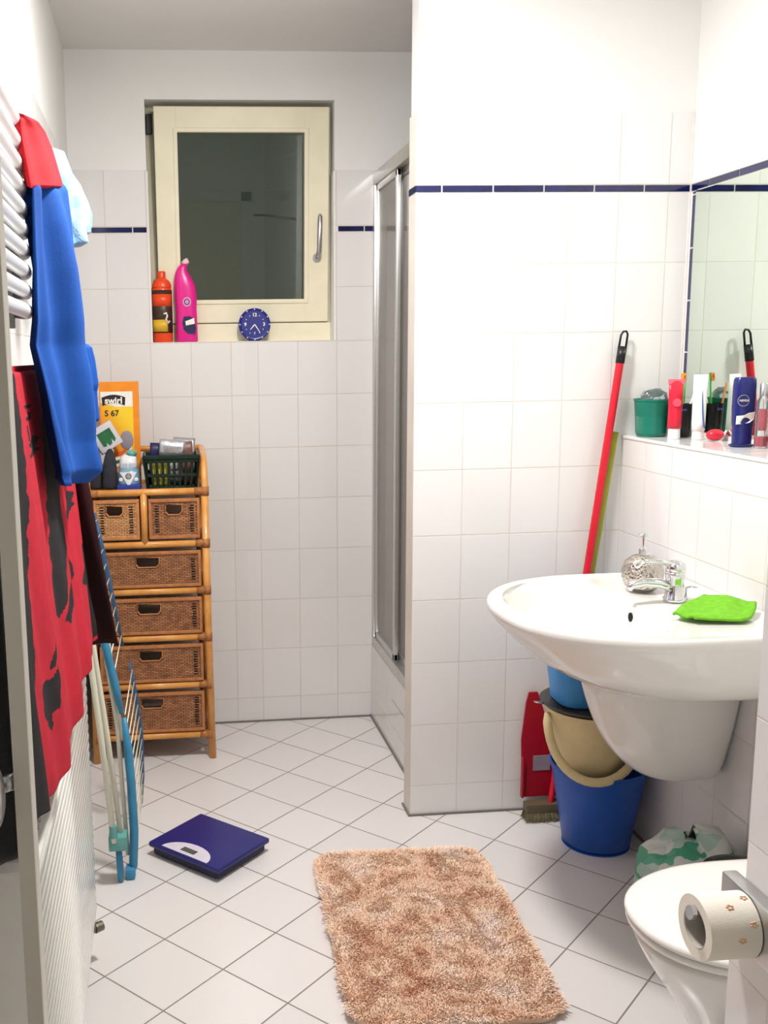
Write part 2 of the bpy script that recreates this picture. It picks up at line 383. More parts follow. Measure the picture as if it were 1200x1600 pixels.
# the sash is tipped: its top leans into the room
TILT = Matrix.Translation((0, YW, SZ0)) @ Matrix.Rotation(.074, 4, 'X') @ Matrix.Translation((0, -YW, -SZ0))
hd = B().lathe([(.0, -.002), (.016, -.002), (.016, .006), (.012, .010), (0.0, .010)][1:-1], (.616, YW - .028, 1.842), seg=20, axis='y').done('handle_rosette', M['chrome_soft'], win, angle=40)
B().tube([(.616, YW - .026, 1.845), (.616, YW - .058, 1.850), (.620, YW - .066, 1.868), (.622, YW - .066, 1.99), (.622, YW - .062, 1.998)], [.008, .009, .0095, .0095, .006], 12).done('handle', M['chrome_soft'], win, smooth=True)
B().box(WX0 + .003, WX0 + .026, YW - .004, YW + .012, 2.300, 2.372, bev=.002).done('hinge', M['black'], win)
for c in win.children:
    if c.name.split('.')[0] in ('sash', 'glazing_bead', 'pane', 'handle', 'handle_rosette'): c.data.transform(TILT)

# ------------------------------------------------------------------ shower enclosure
XS = 0.823
sh = thing('shower_enclosure', 'narrow shower enclosure with chrome-framed sliding glass doors on a tiled step', 'shower')
b = B(); b.box(XS, 1.65, 3.046, YB, 0, .300)
st = b.done('shower_step', M['tile_left'], sh, label='white tiled step below the shower doors')
B().box(XS - .0006, XS + .001, 3.1, 3.50, .1985, .2).done('access_panel', M['caulk'], st)
b = B()
b.box(XS, XS + .05, 3.046, YB, .300, .345, bev=.004).box(XS, XS + .05, 3.046, YB, 2.095, 2.142, bev=.004)
b.box(XS, XS + .048, YB - .030, YB, .345, 2.095, bev=.003).box(XS, XS + .048, 3.046, 3.07, .345, 2.095, bev=.003)
b.done('door_frame', M['alu'], sh, angle=40)
for k, (a, c, dx) in enumerate(((3.50, 3.83, .006), (3.10, 3.56, .026))):
    b = B(); b.box(XS + dx, XS + dx + .016, a, a + .022, .345, 2.095, bev=.003).box(XS + dx, XS + dx + .016, c - .022, c, .345, 2.095, bev=.003)
    b.box(XS + dx, XS + dx + .016, a, c, .345, .372, bev=.003).box(XS + dx, XS + dx + .016, a, c, 2.07, 2.095, bev=.003)
    fr = b.done('sliding_panel', M['alu'], sh, angle=40)
    B().box(XS + dx + .006, XS + dx + .010, a + .015, c - .015, .365, 2.08).done('glass_pane', M['shower_glass'], fr)

# ------------------------------------------------------------------ mirror
mm, t_, p_ = base('mirror_silver'); p_.inputs['Metallic'].default_value = 1; p_.inputs['Roughness'].default_value = 0.0; p_.inputs['Base Color'].default_value = rgb(226, 236, 226)
mi = tag(B().box(XR - .004, XR + .006, 1.42, 2.922, 1.2265, 1.9265, bev=.0012).done('wall_mirror', mm), 'large frameless mirror above the ledge, edged with blue border tiles', 'mirror')

# ------------------------------------------------------------------ wash basin
def superell(cx, cy, af, ab, bb, nf, nb, z, N=48):
    out = []
    for k in range(N):
        a = 2 * pi * k / N; c, s_ = cos(a), sin(a)
        n = nf if c < 0 else nb; A = af if c < 0 else ab
        out.append((cx + A * math.copysign(abs(c) ** (2 / n), c), cy + bb * math.copysign(abs(s_) ** (2 / n), s_), z))
    return out
def bl(r1, r2, t): return [tuple(lerp(p, q, t) for p, q in zip(a, c)) for a, c in zip(r1, r2)]
CYB = 2.318
def outer(sx, sy, z):  # grows from the wall
    L = (XLEDGE - .801) * sx
    c0 = XLEDGE - L * .40
    return superell(c0, CYB, L * .60, L * .40 - .001, .338 * sy, 2.25, 5.5, z)
def inner(s, z, dx=0): return superell(1.015 + dx, CYB + .005, .160 * s, .152 * s, .262 * s, 2.3, 3.2, z)
bas = thing('wash_basin', 'wide white ceramic wash basin mounted on the tiled right wall', 'wash basin', (0, 0, 0))
R = [outer(.50, .60, .666), outer(.66, .74, .672), outer(.77, .85, .694), outer(.87, .91, .74), outer(.945, .955, .785), outer(.98, .98, .808), outer(.988, .988, .818), outer(1.0, 1.0, .826), outer(1.0, 1.0, .840), outer(.988, .988, .849), outer(.965, .970, .8495), outer(.93, .945, .845)]
R += [inner(1.03, .842), inner(1.0, .838), inner(.97, .826), inner(.93, .785), inner(.85, .738), inner(.66, .712), inner(.3, .702), inner(.08, .700)]
g = B(); g.rings(R); body = g.done('basin_bowl', M['ceramic'], bas, smooth=True); subsurf(body, 2)
B().lathe([(.022, 0), (.022, .002), (.014, .003)], (1.010, CYB + .005, .7015), 24).done('drain', M['chrome'], bas, smooth=True)
B().lathe([(.010, 0), (.010, .003)], (1.1560, CYB + .02, .806), 16, sx=1, sy=1.2, axis='x').done('overflow_hole', M['hole_shade'], bas)  # dark disc on the bowl wall, shade of the opening as colour
# semi pedestal
def ped(x0, hb, z, e=.07): 
    L = XLEDGE + e - x0; return [(min(x, XLEDGE - .0005), y + .02, z_) for x, y, z_ in superell(XLEDGE + e - L * .50, CYB, L * .50, L * .50, hb, 2.3, 2.2, z)]
R = [ped(1.27, .030, .378, -.02), ped(1.225, .052, .382, -.01), ped(1.18, .075, .400, 0), ped(1.12, .098, .455, .01), ped(1.078, .115, .53, .03), ped(1.048, .130, .615, .05), ped(1.03, .140, .70, .06)]
g = B(); g.rings(R); subsurf(g.done('half_pedestal', M['ceramic'], bas, smooth=True), 2)

# tap
tap = thing('mixer_tap', 'chrome single-lever mixer tap standing on the basin deck', 'tap', (1.268, 2.335, .8465))
g = B(); g.lathe([(.027, 0), (.027, .006), (.023, .010), (.022, .05), (.024, .068), (.023, .074)], (0, 0, 0), 28); g.done('tap_body', M['chrome'], tap, smooth=True)
g = B(); g.tube([(-.005, 0, .030), (-.045, 0, .046), (-.085, -.002, .050), (-.115, -.003, .044), (-.122, -.003, .032)], [.018, .016, .0135, .012, .010], 16, flat=.8); g.done('spout', M['chrome'], tap, smooth=True)
g = B(); g.lathe([(.023, .074), (.0245, .082), (.022, .094), (.012, .101), (.002, .103)], (0, 0, 0), 28)
g.tube([(.0, 0, .090), (-.04, .0, .100), (-.075, .0, .103), (-.082, 0, .1025)], [.015, .012, .010, .006], 14, flat=.55); g.done('lever', M['chrome'], tap, smooth=True)
g = B(); g.tube([(.030, .0, .0), (.030, 0, .03), (.034, -.01, .036), (.044, -.025, .037)], .003, 8); g.lathe([(.006, 0), (.006, .008)], (.030, 0, 0), 12); g.done('pull_rod', M['chrome'], tap, smooth=True)

# soap dispenser, hammered silver
ms, t_, p_ = base('hammered_silver'); p_.inputs['Metallic'].default_value = 1; p_.inputs['Roughness'].default_value = .2; p_.inputs['Base Color'].default_value = rgb(196, 190, 180)
tc = t_.add('ShaderNodeTexCoord'); vo = t_.add('ShaderNodeTexVoronoi'); vo.inputs['Scale'].default_value = 130; t_.link(tc.outputs['Object'], vo.inputs['Vector'])
bp = t_.add('ShaderNodeBump'); bp.inputs['Strength'].default_value = .8; bp.inputs['Distance'].default_value = .003; t_.link(vo.outputs['Distance'], bp.inputs['Height']); t_.link(bp.outputs[0], p_.inputs['Normal'])
soap = thing('soap_dispenser', 'round hammered-silver soap dispenser with pump, behind the tap', 'soap dispenser', (1.243, 2.455, .8465))
B().lathe([(.001, .0), (.030, 0), (.045, .012), (.053, .035), (.053, .052), (.046, .075), (.028, .090), (.014, .094), (.001, .095)], (0, 0, 0), 36).done('bottle', ms, soap, smooth=True)
B().lathe([(.013, .093), (.013, .108), (.006, .110), (.0045, .112), (.0045, .140), (.009, .141), (.009, .148), (.003, .150)], (0, 0, 0), 20).tube([(0, 0, .145), (-.015, -.008, .148), (-.022, -.012, .146)], .004, 8).done('pump', M['chrome'], soap, angle=50)

# green cloth
M['green_cloth'] = mat('green_microfibre', rgb(118, 190, 40), .95, var=.10, scale=70, bump=.8, bscale=900)

def pt_in(poly, x, y):
    c = False; n = len(poly)
    for i in range(n):
        x1, y1 = poly[i]; x2, y2 = poly[(i + 1) % n]
        if (y1 > y) != (y2 > y) and x < (x2 - x1) * (y - y1) / (y2 - y1) + x1: c = not c
    return c
def cloth_fn(u, v):
    P = [(1.165, 2.165), (1.245, 2.020), (1.372, 2.095), (1.398, 2.265), (1.300, 2.275)]
    a = Vector((1.178, 2.178)).lerp(Vector((1.242, 2.078)), u); c = Vector((1.320, 2.290)).lerp(Vector((1.392, 2.185)), u)
    bow = Vector((0.020, -.025)) * sin(pi * v) * (u - .3)
    q = a.lerp(c, v) + bow
    pinch = max(0, .35 - v) * .8
    q = q.lerp(a.lerp(c, v).lerp(Vector((1.180, 2.165)).lerp(Vector((1.36, 2.24)), v), 1), min(.8, pinch * 2))
    z = .8535 + .004 * sin(9 * u + 4 * v) + .035 * max(0, v - .55) + .005 * noise.noise(Vector((q.x * 30, q.y * 30, 2)))
    return (q.x, q.y, max(z, .852))
gc = solid(grid('cleaning_cloth', 26, 26, cloth_fn, M['green_cloth']), .006, 1); tag(gc, 'crumpled bright green cleaning cloth lying on the near side of the basin', 'cloth')

# ------------------------------------------------------------------ toilet
toi = thing('toilet', 'white toilet with closed lid standing at the right wall', 'toilet', (0, 0, 0))
CT = 1.625
def tr(x0, x1, hb, z, nf=2.2, nb=3.5):
    L = x1 - x0; return superell(x0 + L * .55, CT, L * .55, L * .45, hb, nf, nb, z)
R = [tr(1.0, 1.405, .105, 0), tr(1.0, 1.405, .108, .06), tr(.99, 1.405, .112, .14), tr(.945, 1.405, .135, .24), tr(.885, 1.405, .165, .32), tr(.858, 1.405, .178, .37), tr(.850, 1.405, .182, .392), tr(.852, 1.405, .180, .400)]
g = B(); g.rings(R); subsurf(g.done('bowl', M['ceramic'], toi, smooth=True), 1)
R = [tr(.850, 1.33, .178, .404), tr(.842, 1.335, .183, .406), tr(.840, 1.335, .184, .414), tr(.848, 1.33, .180, .418)]
g = B(); g.rings(R); g.done('seat', M['enamel'], toi, smooth=True)
R = [tr(.848, 1.335, .181, .4195), tr(.838, 1.34, .187, .421), tr(.836, 1.34, .188, .430), tr(.845, 1.335, .182, .438), tr(.88, 1.30, .155, .4415), tr(1.0, 1.2, .06, .443)]
g = B(); g.rings(R); subsurf(g.done('lid', M['enamel'], toi, smooth=True), 1)
B().box(1.325, 1.40, CT - .18, CT + .18, .396, .43, bev=.01).done('hinge_block', M['ceramic'], toi, angle=40)

# toilet roll and its chrome holder
M['paper'] = mat('soft_white_paper', rgb(246, 240, 226), .95, var=.01, bump=.3, bscale=500)
M['print'] = mat('pale_orange_print', rgb(232, 190, 150), .95, var=.1)
hol = thing('toilet_roll_holder', 'chrome toilet roll holder fixed to the near wall stub at the right', 'roll holder', (0, 0, 0))
B().box(.8665, .8915, 1.19, 1.405, .555, .648, bev=.004).done('back_plate', M['chrome_soft'], hol, angle=40)
B().tube([(.867, 1.335, .622), (.783, 1.335, .622)], .006, 12).tube([(.783, 1.335, .622), (.776, 1.335, .623)], [.011, .011], 14).done('spindle', M['chrome'], hol, smooth=False)
rl = thing('toilet_roll', 'nearly used white toilet roll with faint orange print on the chrome holder', 'toilet roll', (.786, 1.335, .598))
R1 = .0485; R0 = .032
prof = [(R1, 0), (R1, .079), (R0, .079), (R0, 0)]
g = B(); rs = []
for r, x in prof + [prof[0]]:
    rs.append([(x, r * cos(2 * pi * k / 48), r * sin(2 * pi * k / 48)) for k in range(48)])
g.rings(rs, False, False); gp_ = g
rs = [[(x, r * cos(2 * pi * k / 32), r * sin(2 * pi * k / 32)) for k in range(32)] for r, x in ((.0318, .0005), (.0318, .0785), (.0305, .0785), (.0305, .0005), (.0318, .0005))]
g = B()
M['card'] = mat('grey_cardboard', rgb(196, 190, 180), .9)
g.rings(rs, False, False); g.done('cardboard_core', M['card'], rl, angle=40)
g = gp_; g.mi = 1
for (x, a) in ((.040, 118), (.070, 100), (.048, 176), (.068, 150)):
    for q in range(5):
        aa = rad(a) + q * 1.256
        cx_, ca = x + .004 * cos(aa), rad(a) + .07 * sin(aa)
        n_ = Vector((0, -sin(ca), 0)); g.ell((cx_, R1 * cos(ca), R1 * sin(ca)), (.0028, .0016, .0016), 8, 6)
g.done('paper_roll', [M['paper'], M['print']], rl, angle=40)

# ------------------------------------------------------------------ bath mat
M['mat'] = None
m, t_, p_ = base('pink_beige_pile'); tc = t_.add('ShaderNodeTexCoord')
n1 = t_.add('ShaderNodeTexNoise'); n1.inputs['Scale'].default_value = 9; n1.inputs['Detail'].default_value = 6; t_.link(tc.outputs['Object'], n1.inputs['Vector'])
r = t_.add('ShaderNodeValToRGB'); cr = r.color_ramp
cr.elements[0].position = .30; cr.elements[0].color = rgb(232, 182, 150); cr.elements[1].position = .72; cr.elements[1].color = rgb(253, 232, 220)
e = cr.elements.new(.42); e.color = rgb(246, 208, 180); e = cr.elements.new(.55); e.color = rgb(252, 222, 196)
t_.link(n1.outputs['Fac'], r.inputs[0]); t_.link(r.outputs[0], p_.inputs['Base Color']); p_.inputs['Roughness'].default_value = .95; p_.inputs['Sheen Weight'].default_value = .3
M['mat'] = m
cxm, cym, am = .634, 2.322, rad(-2.5)
mroot = thing('bath_mat', 'shaggy pinkish beige bath mat with rounded corners on the floor tiles', 'bath mat', (cxm, cym, 0), am)
HX, HY, RC = .245, .385, .07
def inside(x, y, s=0):
    ax, ay = abs(x) - (HX - RC), abs(y) - (HY - RC)
    return math.hypot(max(ax, 0), max(ay, 0)) < RC - s
pts = []
for k in range(48):
    a = 2 * pi * k / 48; sx_, sy_ = (1 if cos(a) >= 0 else -1), (1 if sin(a) >= 0 else -1)
    pts.append((sx_ * (HX - RC) + (RC - .004) * cos(a), sy_ * (HY - RC) + (RC - .004) * sin(a), 0.001))
B().poly(pts, (0, 0, .013)).done('backing', M['mat'], mroot)
vs, fs = [], []
N = 60000; k = 0
while k < N:
    x = random.uniform(-HX, HX); y = random.uniform(-HY, HY)
    if not inside(x, y): continue
    k += 1
    fld = noise.noise(Vector((x * 14, y * 14, 0))); ang = fld * 7 + random.uniform(-1.4, 1.4); ln = random.uniform(.011, .016) * (1 + .25 * noise.noise(Vector((x * 22, y * 22, 5))))
    lean = random.uniform(.20, .85) ; dx, dy = cos(ang) * ln * lean, sin(ang) * ln * lean
    if not inside(x, y, .015): o_ = Vector((x / HX, y / HY)).normalized() * .010; dx += o_.x; dy += o_.y
    h = ln * math.sqrt(max(.1, 1.1 - lean * lean)); wd = random.uniform(.0014, .0024); pa = random.uniform(0, pi); wx, wy = cos(pa) * wd, sin(pa) * wd
    i = len(vs); z0 = .012
    vs += [(x - wx, y - wy, z0), (x + wx, y + wy, z0), (x + dx * .45 - wx, y + dy * .45 - wy, z0 + h * .7), (x + dx * .45 + wx, y + dy * .45 + wy, z0 + h * .7), (x + dx, y + dy, max(.003, z0 + h * random.uniform(.75, 1)))]
    fs += [(i, i + 1, i + 3, i + 2), (i + 2, i + 3, i + 4)]
me = bpy.data.meshes.new('pile'); me.from_pydata(vs, [], fs); me.update()
po = link('pile', me, M['mat'], mroot); po['kind'] = 'stuff'

# ------------------------------------------------------------------ bathroom scale
M['navy'] = mat('navy_plastic', rgb(30, 30, 108), .38, var=.06)
M['navy_dark'] = mat('dark_navy_plastic', rgb(20, 20, 60), .5)
M['lilac'] = mat('pale_grey_plastic', rgb(214, 208, 220), .4)
M['lcd'] = mat('grey_display', rgb(84, 86, 84), .25)
sca = thing('bathroom_scale', 'square navy blue bathroom scale with pale half-round display panel on the floor', 'scale', (.103, 2.792, 0), rad(46.0))
B().box(-.118, .118, -.138, .138, .028, .044, bev=.006).done('platform', M['navy'], sca, angle=35)
B().box(-.108, .108, -.128, .128, .004, .029, bev=.006).done('base', M['navy_dark'], sca, angle=35)
# half-round panel on the edge at -x
pp = [( -.112 + .062 * sin(pi * k / 24) , .088 * cos(pi * k / 24) , .0437) for k in range(25)]
B().poly(pp, (0, 0, .0012)).done('display_panel', M['lilac'], sca)
B().box(-.099, -.078, -.026, .026, .0446, .0460).done('display', M['lcd'], sca)
for sx_ in (-1, 1):
    for sy_ in (-1, 1): B().lathe([(.012, 0), (.012, .006)], (sx_ * .085, sy_ * .10, 0), 14).done('foot', M['black'], sca)

# ------------------------------------------------------------------ rattan drawer chest
M['bamboo'] = mat('honey_bamboo', rgb(208, 138, 62), .35, var=.13, scale=18, coat=.3, col2=rgb(228, 164, 88))
M['bamboo_knot'] = mat('bamboo_binding', rgb(168, 108, 56), .5, var=.2, scale=60)
def weave_mat(name, c1, c2, c3):
    m, t, p = base(name); tc = t.add('ShaderNodeTexCoord'); br = t.add('ShaderNodeTexBrick')
    mp = t.add('ShaderNodeMapping'); mp.inputs['Rotation'].default_value = (rad(90), 0, 0); t.link(tc.outputs['Object'], mp.inputs['Vector'])
    t.link(mp.outputs[0], br.inputs['Vector']); br.inputs['Scale'].default_value = 1
    br.inputs['Brick Width'].default_value = .019; br.inputs['Row Height'].default_value = .0062; br.inputs['Mortar Size'].default_value = .0011
    br.inputs['Color1'].default_value = c1; br.inputs['Color2'].default_value = c2; br.inputs['Mortar'].default_value = c3; br.inputs['Mortar Smooth'].default_value = .6
    nz = t.add('ShaderNodeTexNoise'); nz.inputs['Scale'].default_value = 35; nz.inputs['Detail'].default_value = 5; t.link(tc.outputs['Object'], nz.inputs['Vector'])
    mx = t.add('ShaderNodeMix', data_type='RGBA', blend_type='OVERLAY'); mx.inputs['Factor'].default_value = .6; t.link(br.outputs['Color'], mx.inputs['A']); t.link(nz.outputs['Fac'], mx.inputs['B'])
    t.link(mx.outputs['Result'], p.inputs['Base Color']); p.inputs['Roughness'].default_value = .6
    bp = t.add('ShaderNodeBump'); bp.inputs['Strength'].default_value = .9; bp.inputs['Distance'].default_value = .003; bp.invert = True
    t.link(br.outputs['Fac'], bp.inputs['Height']); t.link(bp.outputs[0], p.inputs['Normal'])
    return m
M['wicker_l'] = weave_mat('light_wicker', rgb(226, 168, 110), rgb(200, 140, 84), rgb(86, 50, 26))
M['wicker_d'] = weave_mat('brown_wicker', rgb(186, 126, 80), rgb(156, 98, 60), rgb(50, 28, 16))
M['rim'] = mat('rattan_rim', rgb(190, 126, 76), .5, var=.15, scale=45)
M['rim_d'] = mat('dark_rattan_rim', rgb(176, 114, 68), .5, var=.18, scale=45)
CX0, CX1, CY0, CY1 = -0.268, 0.146, 3.518, 3.80
ch = thing('rattan_chest', 'tall honey-coloured bamboo chest with six woven rattan drawers by the back wall', 'chest of drawers', (0, 0, 0))
for (x, y) in ((CX0, CY0), (CX1, CY0), (CX0, CY1), (CX1, CY1)):
    s_ = -1 if x < 0 else 1
    B().tube([(x + s_ * .006, y, 0), (x, y, .5), (x - s_ * .001, y, 1.0)], .0135, 14).done('post', M['bamboo'], ch, smooth=True)
ZR = [1.000, .812, .640, .466, .286, .094]
for z in ZR:
    g = B()
    for y in (CY0, CY1): g.tube([(CX0, y, z), (CX1, y, z)], .0125, 12)
    for x in (CX0, CX1): g.tube([(x, CY0, z), (x, CY1, z)], .0115, 12)
    g.done('rail', M['bamboo'], ch, smooth=True)
    for x, s_ in ((CX0, 1), (CX1, -1)):
        g = B(); g.tube([(x + s_ * .006, CY0, z), (x + s_ * .038, CY0, z)], .0137, 12)
        g.tube([(x, CY0, z - .016), (x, CY0, z + .016)], .0149, 12)
        g.done('binding', M['bamboo_knot'], ch, smooth=True)
B().box(CX0 + .012, CX1 - .012, CY0, CY1, .994, 1.004).done('top_shelf', M['bamboo'], ch)
XD = -.0715
B().tube([(XD, CY0, .812), (XD, CY0, 1.0)], .0125, 12).done('divider', M['bamboo'], ch, smooth=True)
for x in (CX0, CX1):   # curved side gallery on top
    P0 = [(x, CY0, 1.0), (x, CY0 + .006, 1.05), (x, CY0 + .03, 1.09), (x, CY0 + .08, 1.115), (x, CY0 + .16, 1.125), (x, CY1, 1.13), (x, CY1, 1.0)]
    pts = []
    for a, c in zip(P0, P0[1:]):
        for q in range(4): pts.append(tuple(lerp(i, j, q / 4) for i, j in zip(a, c)))
    pts.append(P0[-1]); B().tube(pts, .012, 12).done('gallery_rail', M['bamboo'], ch, smooth=True)
B().tube([(CX0, CY1, 1.13), (CX1, CY1, 1.13)], .011, 12).done('gallery_rail', M['bamboo'], ch, smooth=True)
def drawer(x0, x1, z0, z1, hx, hw, wick, rim):
    f0, f1 = CY0 - .006, CY0 + .006
    hz1, hz0 = z1 - .022, z1 - .022 - .036
    g = B(); g.box(x0, hx - hw, f0, f1, z0, z1).box(hx + hw, x1, f0, f1, z0, z1).box(hx - hw, hx + hw, f0, f1, z0, hz0).box(hx - hw, hx + hw, f0, f1, hz1, z1)
    g.box(x0, x0 + .006, f1, CY1 - .02, z0, z1).box(x1 - .006, x1, f1, CY1 - .02, z0, z1).box(x0, x1, f1, CY1 - .02, z0, z0 + .006)
    g.mi = 1; zc = z0 + .024   # dark strips painting the shade of open weave slits, both sides
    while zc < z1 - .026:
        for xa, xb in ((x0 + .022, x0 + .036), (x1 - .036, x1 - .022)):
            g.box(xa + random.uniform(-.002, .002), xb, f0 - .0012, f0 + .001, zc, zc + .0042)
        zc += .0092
    o = g.done('drawer', [wick, M['hole_shade']], ch, label='light woven rattan drawer' if wick is M['wicker_l'] else None)
    g = B(); r_ = .0072
    g.box(x0 + .002, x1 - .002, f0 - .005, f0 + .004, z1 - .013, z1, bev=.004).box(x0 + .002, x1 - .002, f0 - .005, f0 + .004, z0, z0 + .012, bev=.004)
    g.box(x0, x0 + .011, f0 - .0045, f0 + .004, z0, z1, bev=.004).box(x1 - .011, x1, f0 - .0045, f0 + .004, z0, z1, bev=.004)
    g.done('rim', rim, o, angle=40)
    lp = [(hx - hw, hz0 + .012), (hx - hw + .010, hz0), (hx + hw - .010, hz0), (hx + hw, hz0 + .012), (hx + hw, hz1), (hx - hw, hz1), (hx - hw, hz0 + .012)]
    B().tube([(a, f0 - .001, c) for a, c in lp], .0032, 8).done('handle_edge', rim, o, smooth=True)
    return o
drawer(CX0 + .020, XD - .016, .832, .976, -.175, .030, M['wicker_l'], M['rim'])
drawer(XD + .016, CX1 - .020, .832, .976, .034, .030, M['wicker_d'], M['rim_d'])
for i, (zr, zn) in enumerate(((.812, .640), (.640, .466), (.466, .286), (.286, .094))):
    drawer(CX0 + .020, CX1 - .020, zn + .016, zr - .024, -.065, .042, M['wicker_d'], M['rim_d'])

# things on the chest ------------------------------------------------
ZT = 1.0045
M['orange'] = mat('orange_card', rgb(238, 140, 30), .55, var=.06)
m, t_, p_ = base('orange_yellow_print'); tc = t_.add('ShaderNodeTexCoord'); gr = t_.add('ShaderNodeTexGradient'); mp = t_.add('ShaderNodeMapping')
mp.inputs['Location'].default_value = (1.05, 0, -3.4); mp.inputs['Rotation'].default_value = (0, rad(0), 0); mp.inputs['Scale'].default_value = (5.5, 1, 3.2)
sp = t_.add('ShaderNodeSeparateXYZ'); t_.link(tc.outputs['Object'], mp.inputs[0]); t_.link(mp.outputs[0], sp.inputs[0])
f_ = t_.m('ADD', sp.outputs[0], sp.outputs[2]); rr = t_.add('ShaderNodeValToRGB'); rr.color_ramp.elements[0].color = rgb(236, 120, 24); rr.color_ramp.elements[1].color = rgb(246, 206, 40); rr.color_ramp.elements[0].position = .25; rr.color_ramp.elements[1].position = .95
t_.link(f_, rr.inputs[0]); t_.link(rr.outputs[0], p_.inputs['Base Color']); p_.inputs['Roughness'].default_value = .5
M['orange_print'] = m
M['white_print'] = mat('white_print', rgb(240, 236, 224), .5); M['dark_print'] = mat('dark_print', rgb(36, 30, 40), .5)
M['green_print'] = mat('green_print', rgb(40, 104, 62), .5, var=.15); M['grey_print'] = mat('grey_print', rgb(150, 140, 150), .5, var=.1)
M['red_print'] = mat('orange_red_print', rgb(236, 96, 40), .5)
YBX = 3.69
bx = thing('vacuum_bag_box', 'orange and yellow vacuum bag carton standing on the left of the chest top', 'carton', (0, 0, 0))
X0b, X1b, Zb, Zt = -.222, -.080, ZT, 1.385
g = B(); g.box(X0b, X1b, YBX, YBX + .045, Zb, Zt, bev=.001); g.done('carton_body', M['orange'], bx)
B().box(X0b + .004, X1b - .022, YBX - .0008, YBX, Zb + .10, Zt - .035).done('front_print', M['orange_print'], bx)
B().poly([(X0b + .004, YBX - .0016, Zt - .035), (X1b - .022, YBX - .0016, Zt - .035), (X1b - .022, YBX - .0016, Zt - .090), (X0b + .060, YBX - .0016, Zt - .090), (X0b + .004, YBX - .0016, Zt - .075)], (0, .0008, 0)).done('front_print', M['white_print'], bx)
# arched dark name plate with the word on it
pl = [(X0b + .008 + .086 * k / 12, YBX - .0024, Zt - .056 + .010 * sin(pi * k / 12)) for k in range(13)]
B().poly(pl + [(x * .94 + (X0b + .051) * .06, y, z - .030) for x, y, z in reversed(pl)], (0, .0008, 0)).done('name_plate', M['dark_print'], bx)
text_part('brand_lettering', 'swirl', .033, M['white_print'], bx, facing_cam(X0b + .051, YBX - .0030, Zt - .068), bold=.0010, sx=1.0)
text_part('type_lettering', 'S 67', .030, M['dark_print'], bx, facing_cam(X0b + .043, YBX - .0022, Zt - .114), bold=.0004)
g = B(); g.ell((X0b + .094, YBX - .002, Zb + .168), (.024, .003, .036), 20, 12); g.done('vacuum_picture', M['grey_print'], bx, smooth=True)
for q, (mk, dz) in enumerate((('red_print', .118), ('white_print', .102), ('green_print', .090), ('white_print', .078))):
    pts = [(X0b + .050 + .062 * k / 8, YBX - .0028 - q * .0002, Zb + dz + .004 + .040 * (k / 8) ** 2) for k in range(9)]
    B().poly(pts + [(x, y, z - .011) for x, y, z in reversed(pts)], (0, .0006, 0)).done('coloured_band', M[mk], bx)
# white bag with green emblem
M['bagwhite'] = mat('white_paper_bag', rgb(206, 202, 208), .6, var=.05, bump=.5, bscale=30)
pb = thing('paper_bag', 'white paper bag with green emblem leaning before the orange carton', 'bag', (0, 0, 0))
mt = Matrix.Translation((-.198, 3.635, 1.186)) @ Matrix.Rotation(rad(-30), 4, 'Y') @ Matrix.Scale(.84, 4)
g = B(); g.box(-.052, .052, -.012, .012, -.050, .060, bev=.005, mtx=mt); g.box(-.030, .04, -.008, .016, -.20, -.055, bev=.005, mtx=Matrix.Translation((-.215, 3.64, 1.205))); g.done('bag_body', M['bagwhite'], pb, angle=40)
em = [(-.030, -.026), (-.030, .034), (.034, .034), (.034, -.020), (.022, -.030), (.018, -.012), (.010, -.030), (-.004, -.034), (-.010, -.016), (-.016, -.030)]
B().poly([mt @ Vector((x, -.0132, z)) for x, z in em], mt.to_3x3() @ Vector((0, .001, 0))).done('green_emblem', M['green_print'], pb)
# two dark pouches
M['charcoal'] = mat('charcoal_fabric', rgb(42, 44, 54), .8, var=.15, bump=.4, bscale=200)
def pouch(cx_, cy_, h, w_, lbl, tip):
    rs = []
    for i in range(9):
        t = i / 8; ww = w_ * (1 - .12 * t - .62 * t ** 5); rs.append([(cx_ + ww * cos(2 * pi * k / 20) + tip * t * t, cy_ + ww * .75 * sin(2 * pi * k / 20), ZT + h * t + .004 * noise.noise(Vector((k, i, cx_ * 30)))) for k in range(20)])
    g = B(); g.rings(rs); return tag(subsurf(g.done('cloth_pouch', M['charcoal'], smooth=True), 1), lbl, 'pouch')
pouch(-.189, 3.575, .150, .0275, 'dark charcoal pouch with a pointed top, beside the camper van figure', .004)
pouch(-.240, 3.600, .165, .026, 'leftmost dark charcoal pouch on the chest, partly behind the blue sweatshirt', .0)
# little camper van tin
M['cream_p'] = mat('cream_enamel', rgb(224, 222, 222), .25); M['sky_p'] = mat('sky_blue_enamel', rgb(110, 158, 186), .25, var=.1); M['teal_p'] = mat('teal_enamel', rgb(84, 160, 158), .35, var=.3, scale=50)
M['royal_p'] = mat('royal_blue_enamel', rgb(42, 62, 150), .3)
vx, vy = -.122, 3.590
van = thing('camper_van_figure', 'small light blue and white camper van figure on the chest top', 'figurine', (0, 0, 0))
def rr_ring(cx_, cy_, hx, hy, z, n=3.0): return superell(cx_, cy_, hx, hx, hy, n, n, z, 28)
g = B(); g.rings([rr_ring(vx, vy, .038, .045, ZT + .014), rr_ring(vx, vy, .040, .048, ZT + .03), rr_ring(vx, vy, .038, .047, ZT + .06), rr_ring(vx, vy, .035, .044, ZT + .075)]); g.done('lower_body', M['sky_p'], van, smooth=True)
g = B(); g.rings([rr_ring(vx, vy, .0345, .0435, ZT + .075), rr_ring(vx, vy, .032, .040, ZT + .098), rr_ring(vx, vy, .028, .034, ZT + .118), rr_ring(vx, vy, .015, .02, ZT + .126)]); g.done('roof', M['cream_p'], van, smooth=True)
